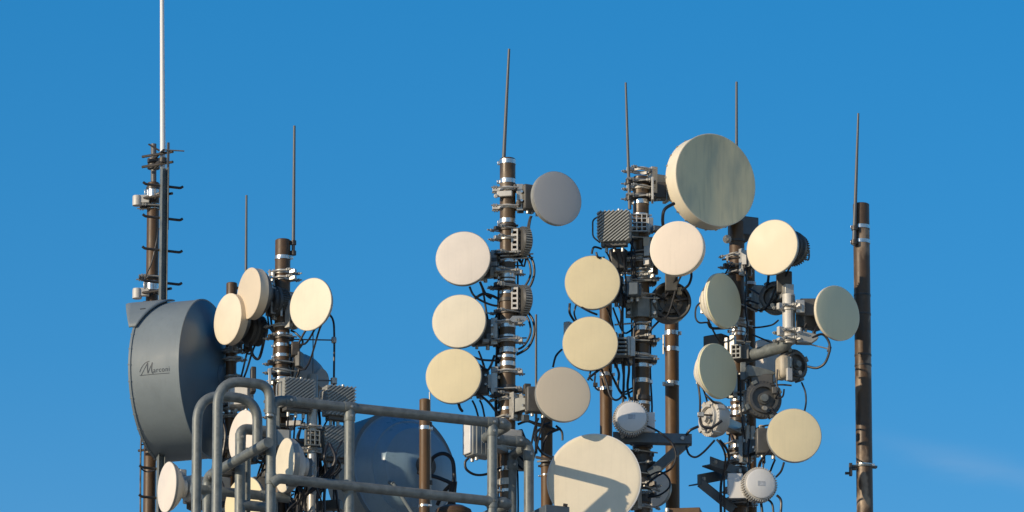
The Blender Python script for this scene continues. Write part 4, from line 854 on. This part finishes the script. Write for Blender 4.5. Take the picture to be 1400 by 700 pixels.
# ------------------------------------------------------------------ handrails (grey tube with cast fittings)
RR = m(13.5) / 2
def pipe(T, pts, name='rail', r=RR, rad_=.07): return part(T, name, MB().tube(bend(pts, rad_, 9), r, 20), 'galv')
def collar(T, p, d, L=.055, r=RR * 1.13):
    d = d.normalized(); u = d.orthogonal().normalized(); v = d.cross(u)
    part(T, 'fitting', MB().lathe(p - d * L / 2, (u, v, d), [(RR, 0), (r * .96, 0), (r, .004), (r, L - .004), (r * .96, L), (RR, L)], 22), 'galv')
    w = (BD - d * BD.dot(d)); w = w.normalized() if w.length > .1 else u
    part(T, 'set_screw', MB().cyl(p + w * r * .9, p + w * (r + .006), .007, 8), 'galvl')
O = P(371, 546, -1.2); Ztop = O.z; dm = P(371, 546, -1.2).z - P(371, 655, -1.2).z
def onA(px, back=0.0, z=Ztop):                    # point on a rail parallel to the front run, `back` metres behind it
    b0 = O - BD * back; t = 0.0
    for _ in range(6):
        p = b0 + AD * t; x_ = 700 + (p.x - CAM.x) / ((p - CAM).dot(FW)) * FPX; t += (px - x_) / FPX * 41 / AD.x
    p = b0 + AD * t; return Vector((p.x, p.y, z))
def foot(p): return Vector((p.x, p.y, DECK))
T = thing('handrail', 'long grey tubular handrail with two rails in front of the masts', 'handrail', foot(O))
e0, e1 = onA(371), onA(698)
cr = -BD * .085
pipe(T, [foot(e0), e0 - ZZ * 0, e0 + AD * .3, e1, e1 - BD * .33], 'rail', RR, .075)
lo = Vector((0, 0, -dm))
pipe(T, [e0 + lo + BD * .02 - ZZ * .03, e0 + lo + BD * .03 + AD * .03, e1 + lo, e1 + lo - BD * .33], 'rail', RR, .06)
for px in (478, 673):
    q = onA(px); pipe(T, [foot(q), q], 'post'); collar(T, q, AD, .07); collar(T, q - ZZ * .05, ZZ, .05); collar(T, q + lo, AD, .07); collar(T, q + lo - ZZ * .0, ZZ, .075)
collar(T, e0 - ZZ * .06, ZZ, .05); collar(T, e0 + AD * .10, AD, .05); collar(T, e1 - AD * .06, AD, .06); collar(T, e0 + lo + AD * .12, AD, .05); collar(T, e1 + lo - AD * .06, AD, .06); collar(T, e0 + lo, ZZ, .06)
c0 = e1 - BD * .33; c2 = onA(723, .33)
pipe(T, [c0 - AD * .01, c2, foot(c2)], 'rail', RR, .05); collar(T, c0 - BD * .0 + AD * .06, AD, .06); collar(T, c2 - AD * .06, AD, .05); collar(T, c2 - ZZ * .07, ZZ, .06)
c3 = c2 - BD * .22; c3.z -= .02
pipe(T, [c2 - ZZ * .02 - BD * .02, c3, foot(c3)], 'rail', RR * .92, .045); collar(T, c3 - ZZ * .06, ZZ, .05)
T = thing('handrail', 'low grey tubular handrail of bent pipes behind the two tall hoops', 'handrail', foot(onA(329, .5)))
def Pb(px, py, y): return P(px, py, y)
a = P(329, 586, -.78); b = onA(372, 0.5, a.z); pipe(T, [foot(a), a, Vector((b.x, a.y + (b.x - a.x) * math.tan(R(24)), a.z))], 'rail', m(14.5) / 2, .045)
collar(T, a - ZZ * .05, ZZ, .05, RR * 1.1)
zb_ = P(329, 690, -.78).z; pipe(T, [Vector((a.x, a.y, zb_)) + AD * .0, Vector((a.x, a.y, zb_)) + AD * .2], 'rail', m(14) / 2)
a2 = P(338, 616, -.70); pipe(T, [foot(a2), a2], 'post', m(10) / 2); collar(T, a2 - ZZ * .01, ZZ, .04, m(12) / 2)
p0 = P(284, 652, -.55); p1 = p0 + BD * .86; 
pipe(T, [foot(p0), p0, p1 ], 'rail', m(14) / 2, .05); collar(T, p0 - ZZ * .06, ZZ, .05, RR * 1.1); collar(T, p0 + BD * .08, BD, .05, RR * 1.1)
h0 = P(262, 668, -.6); pipe(T, [h0, h0 + AD * .56], 'rail', m(13) / 2); collar(T, h0 + AD * .42, AD, .05, RR * 1.08)
q0 = h0 + AD * .47; pipe(T, [foot(q0), q0], 'post', m(13) / 2)
# two tall hoops
def hoop(label, lx, rx, topy, y, endpy, rad_):
    a = P(lx, topy, y); L = (P(rx, topy, y).x - a.x) / AD.x; T = thing('ladder_hoop', label, 'handrail', foot(a), 'tall bent pipe hoops')
    b = a + AD * L; e = Vector((b.x, b.y, P(rx, endpy, b.y).z))
    part(T, 'tube', MB().tube(bend([foot(a), a, b, e], rad_, 14), m(13.5) / 2, 20), 'galv'); 
    part(T, 'end_cap', MB().cyl(e + ZZ * .002, e - ZZ * .014, m(11) / 2, 16), 'galvl')
hoop('tall bent grey pipe hoop, taller of two, meeting the handrail corner', 298, 368, 519, -1.36, 566, .19)
hoop('tall bent grey pipe hoop, shorter of two, with open pale end', 270, 351, 538, -1.02, 609, .16)

T = thing('vent_cap', 'rusty brown domed vent cap below the blue dish', 'vent', Vector((P(620, 700, -.2).x, -.2, DECK)))
c = Vector((P(620, 700, -.2).x, -.2, 0)); zt = P(620, 691, -.2).z
part(T, 'pipe', MB().lathe(c, VF, [(0, DECK), (.07, DECK), (.07, zt - .05), (0, zt - .05)], 28), 'brown')
part(T, 'cap', MB().lathe(c, VF, [(.1, zt - .07), (.105, zt - .05), (.095, zt - .025), (.06, zt - .006), (0, zt)], 36), 'brown')
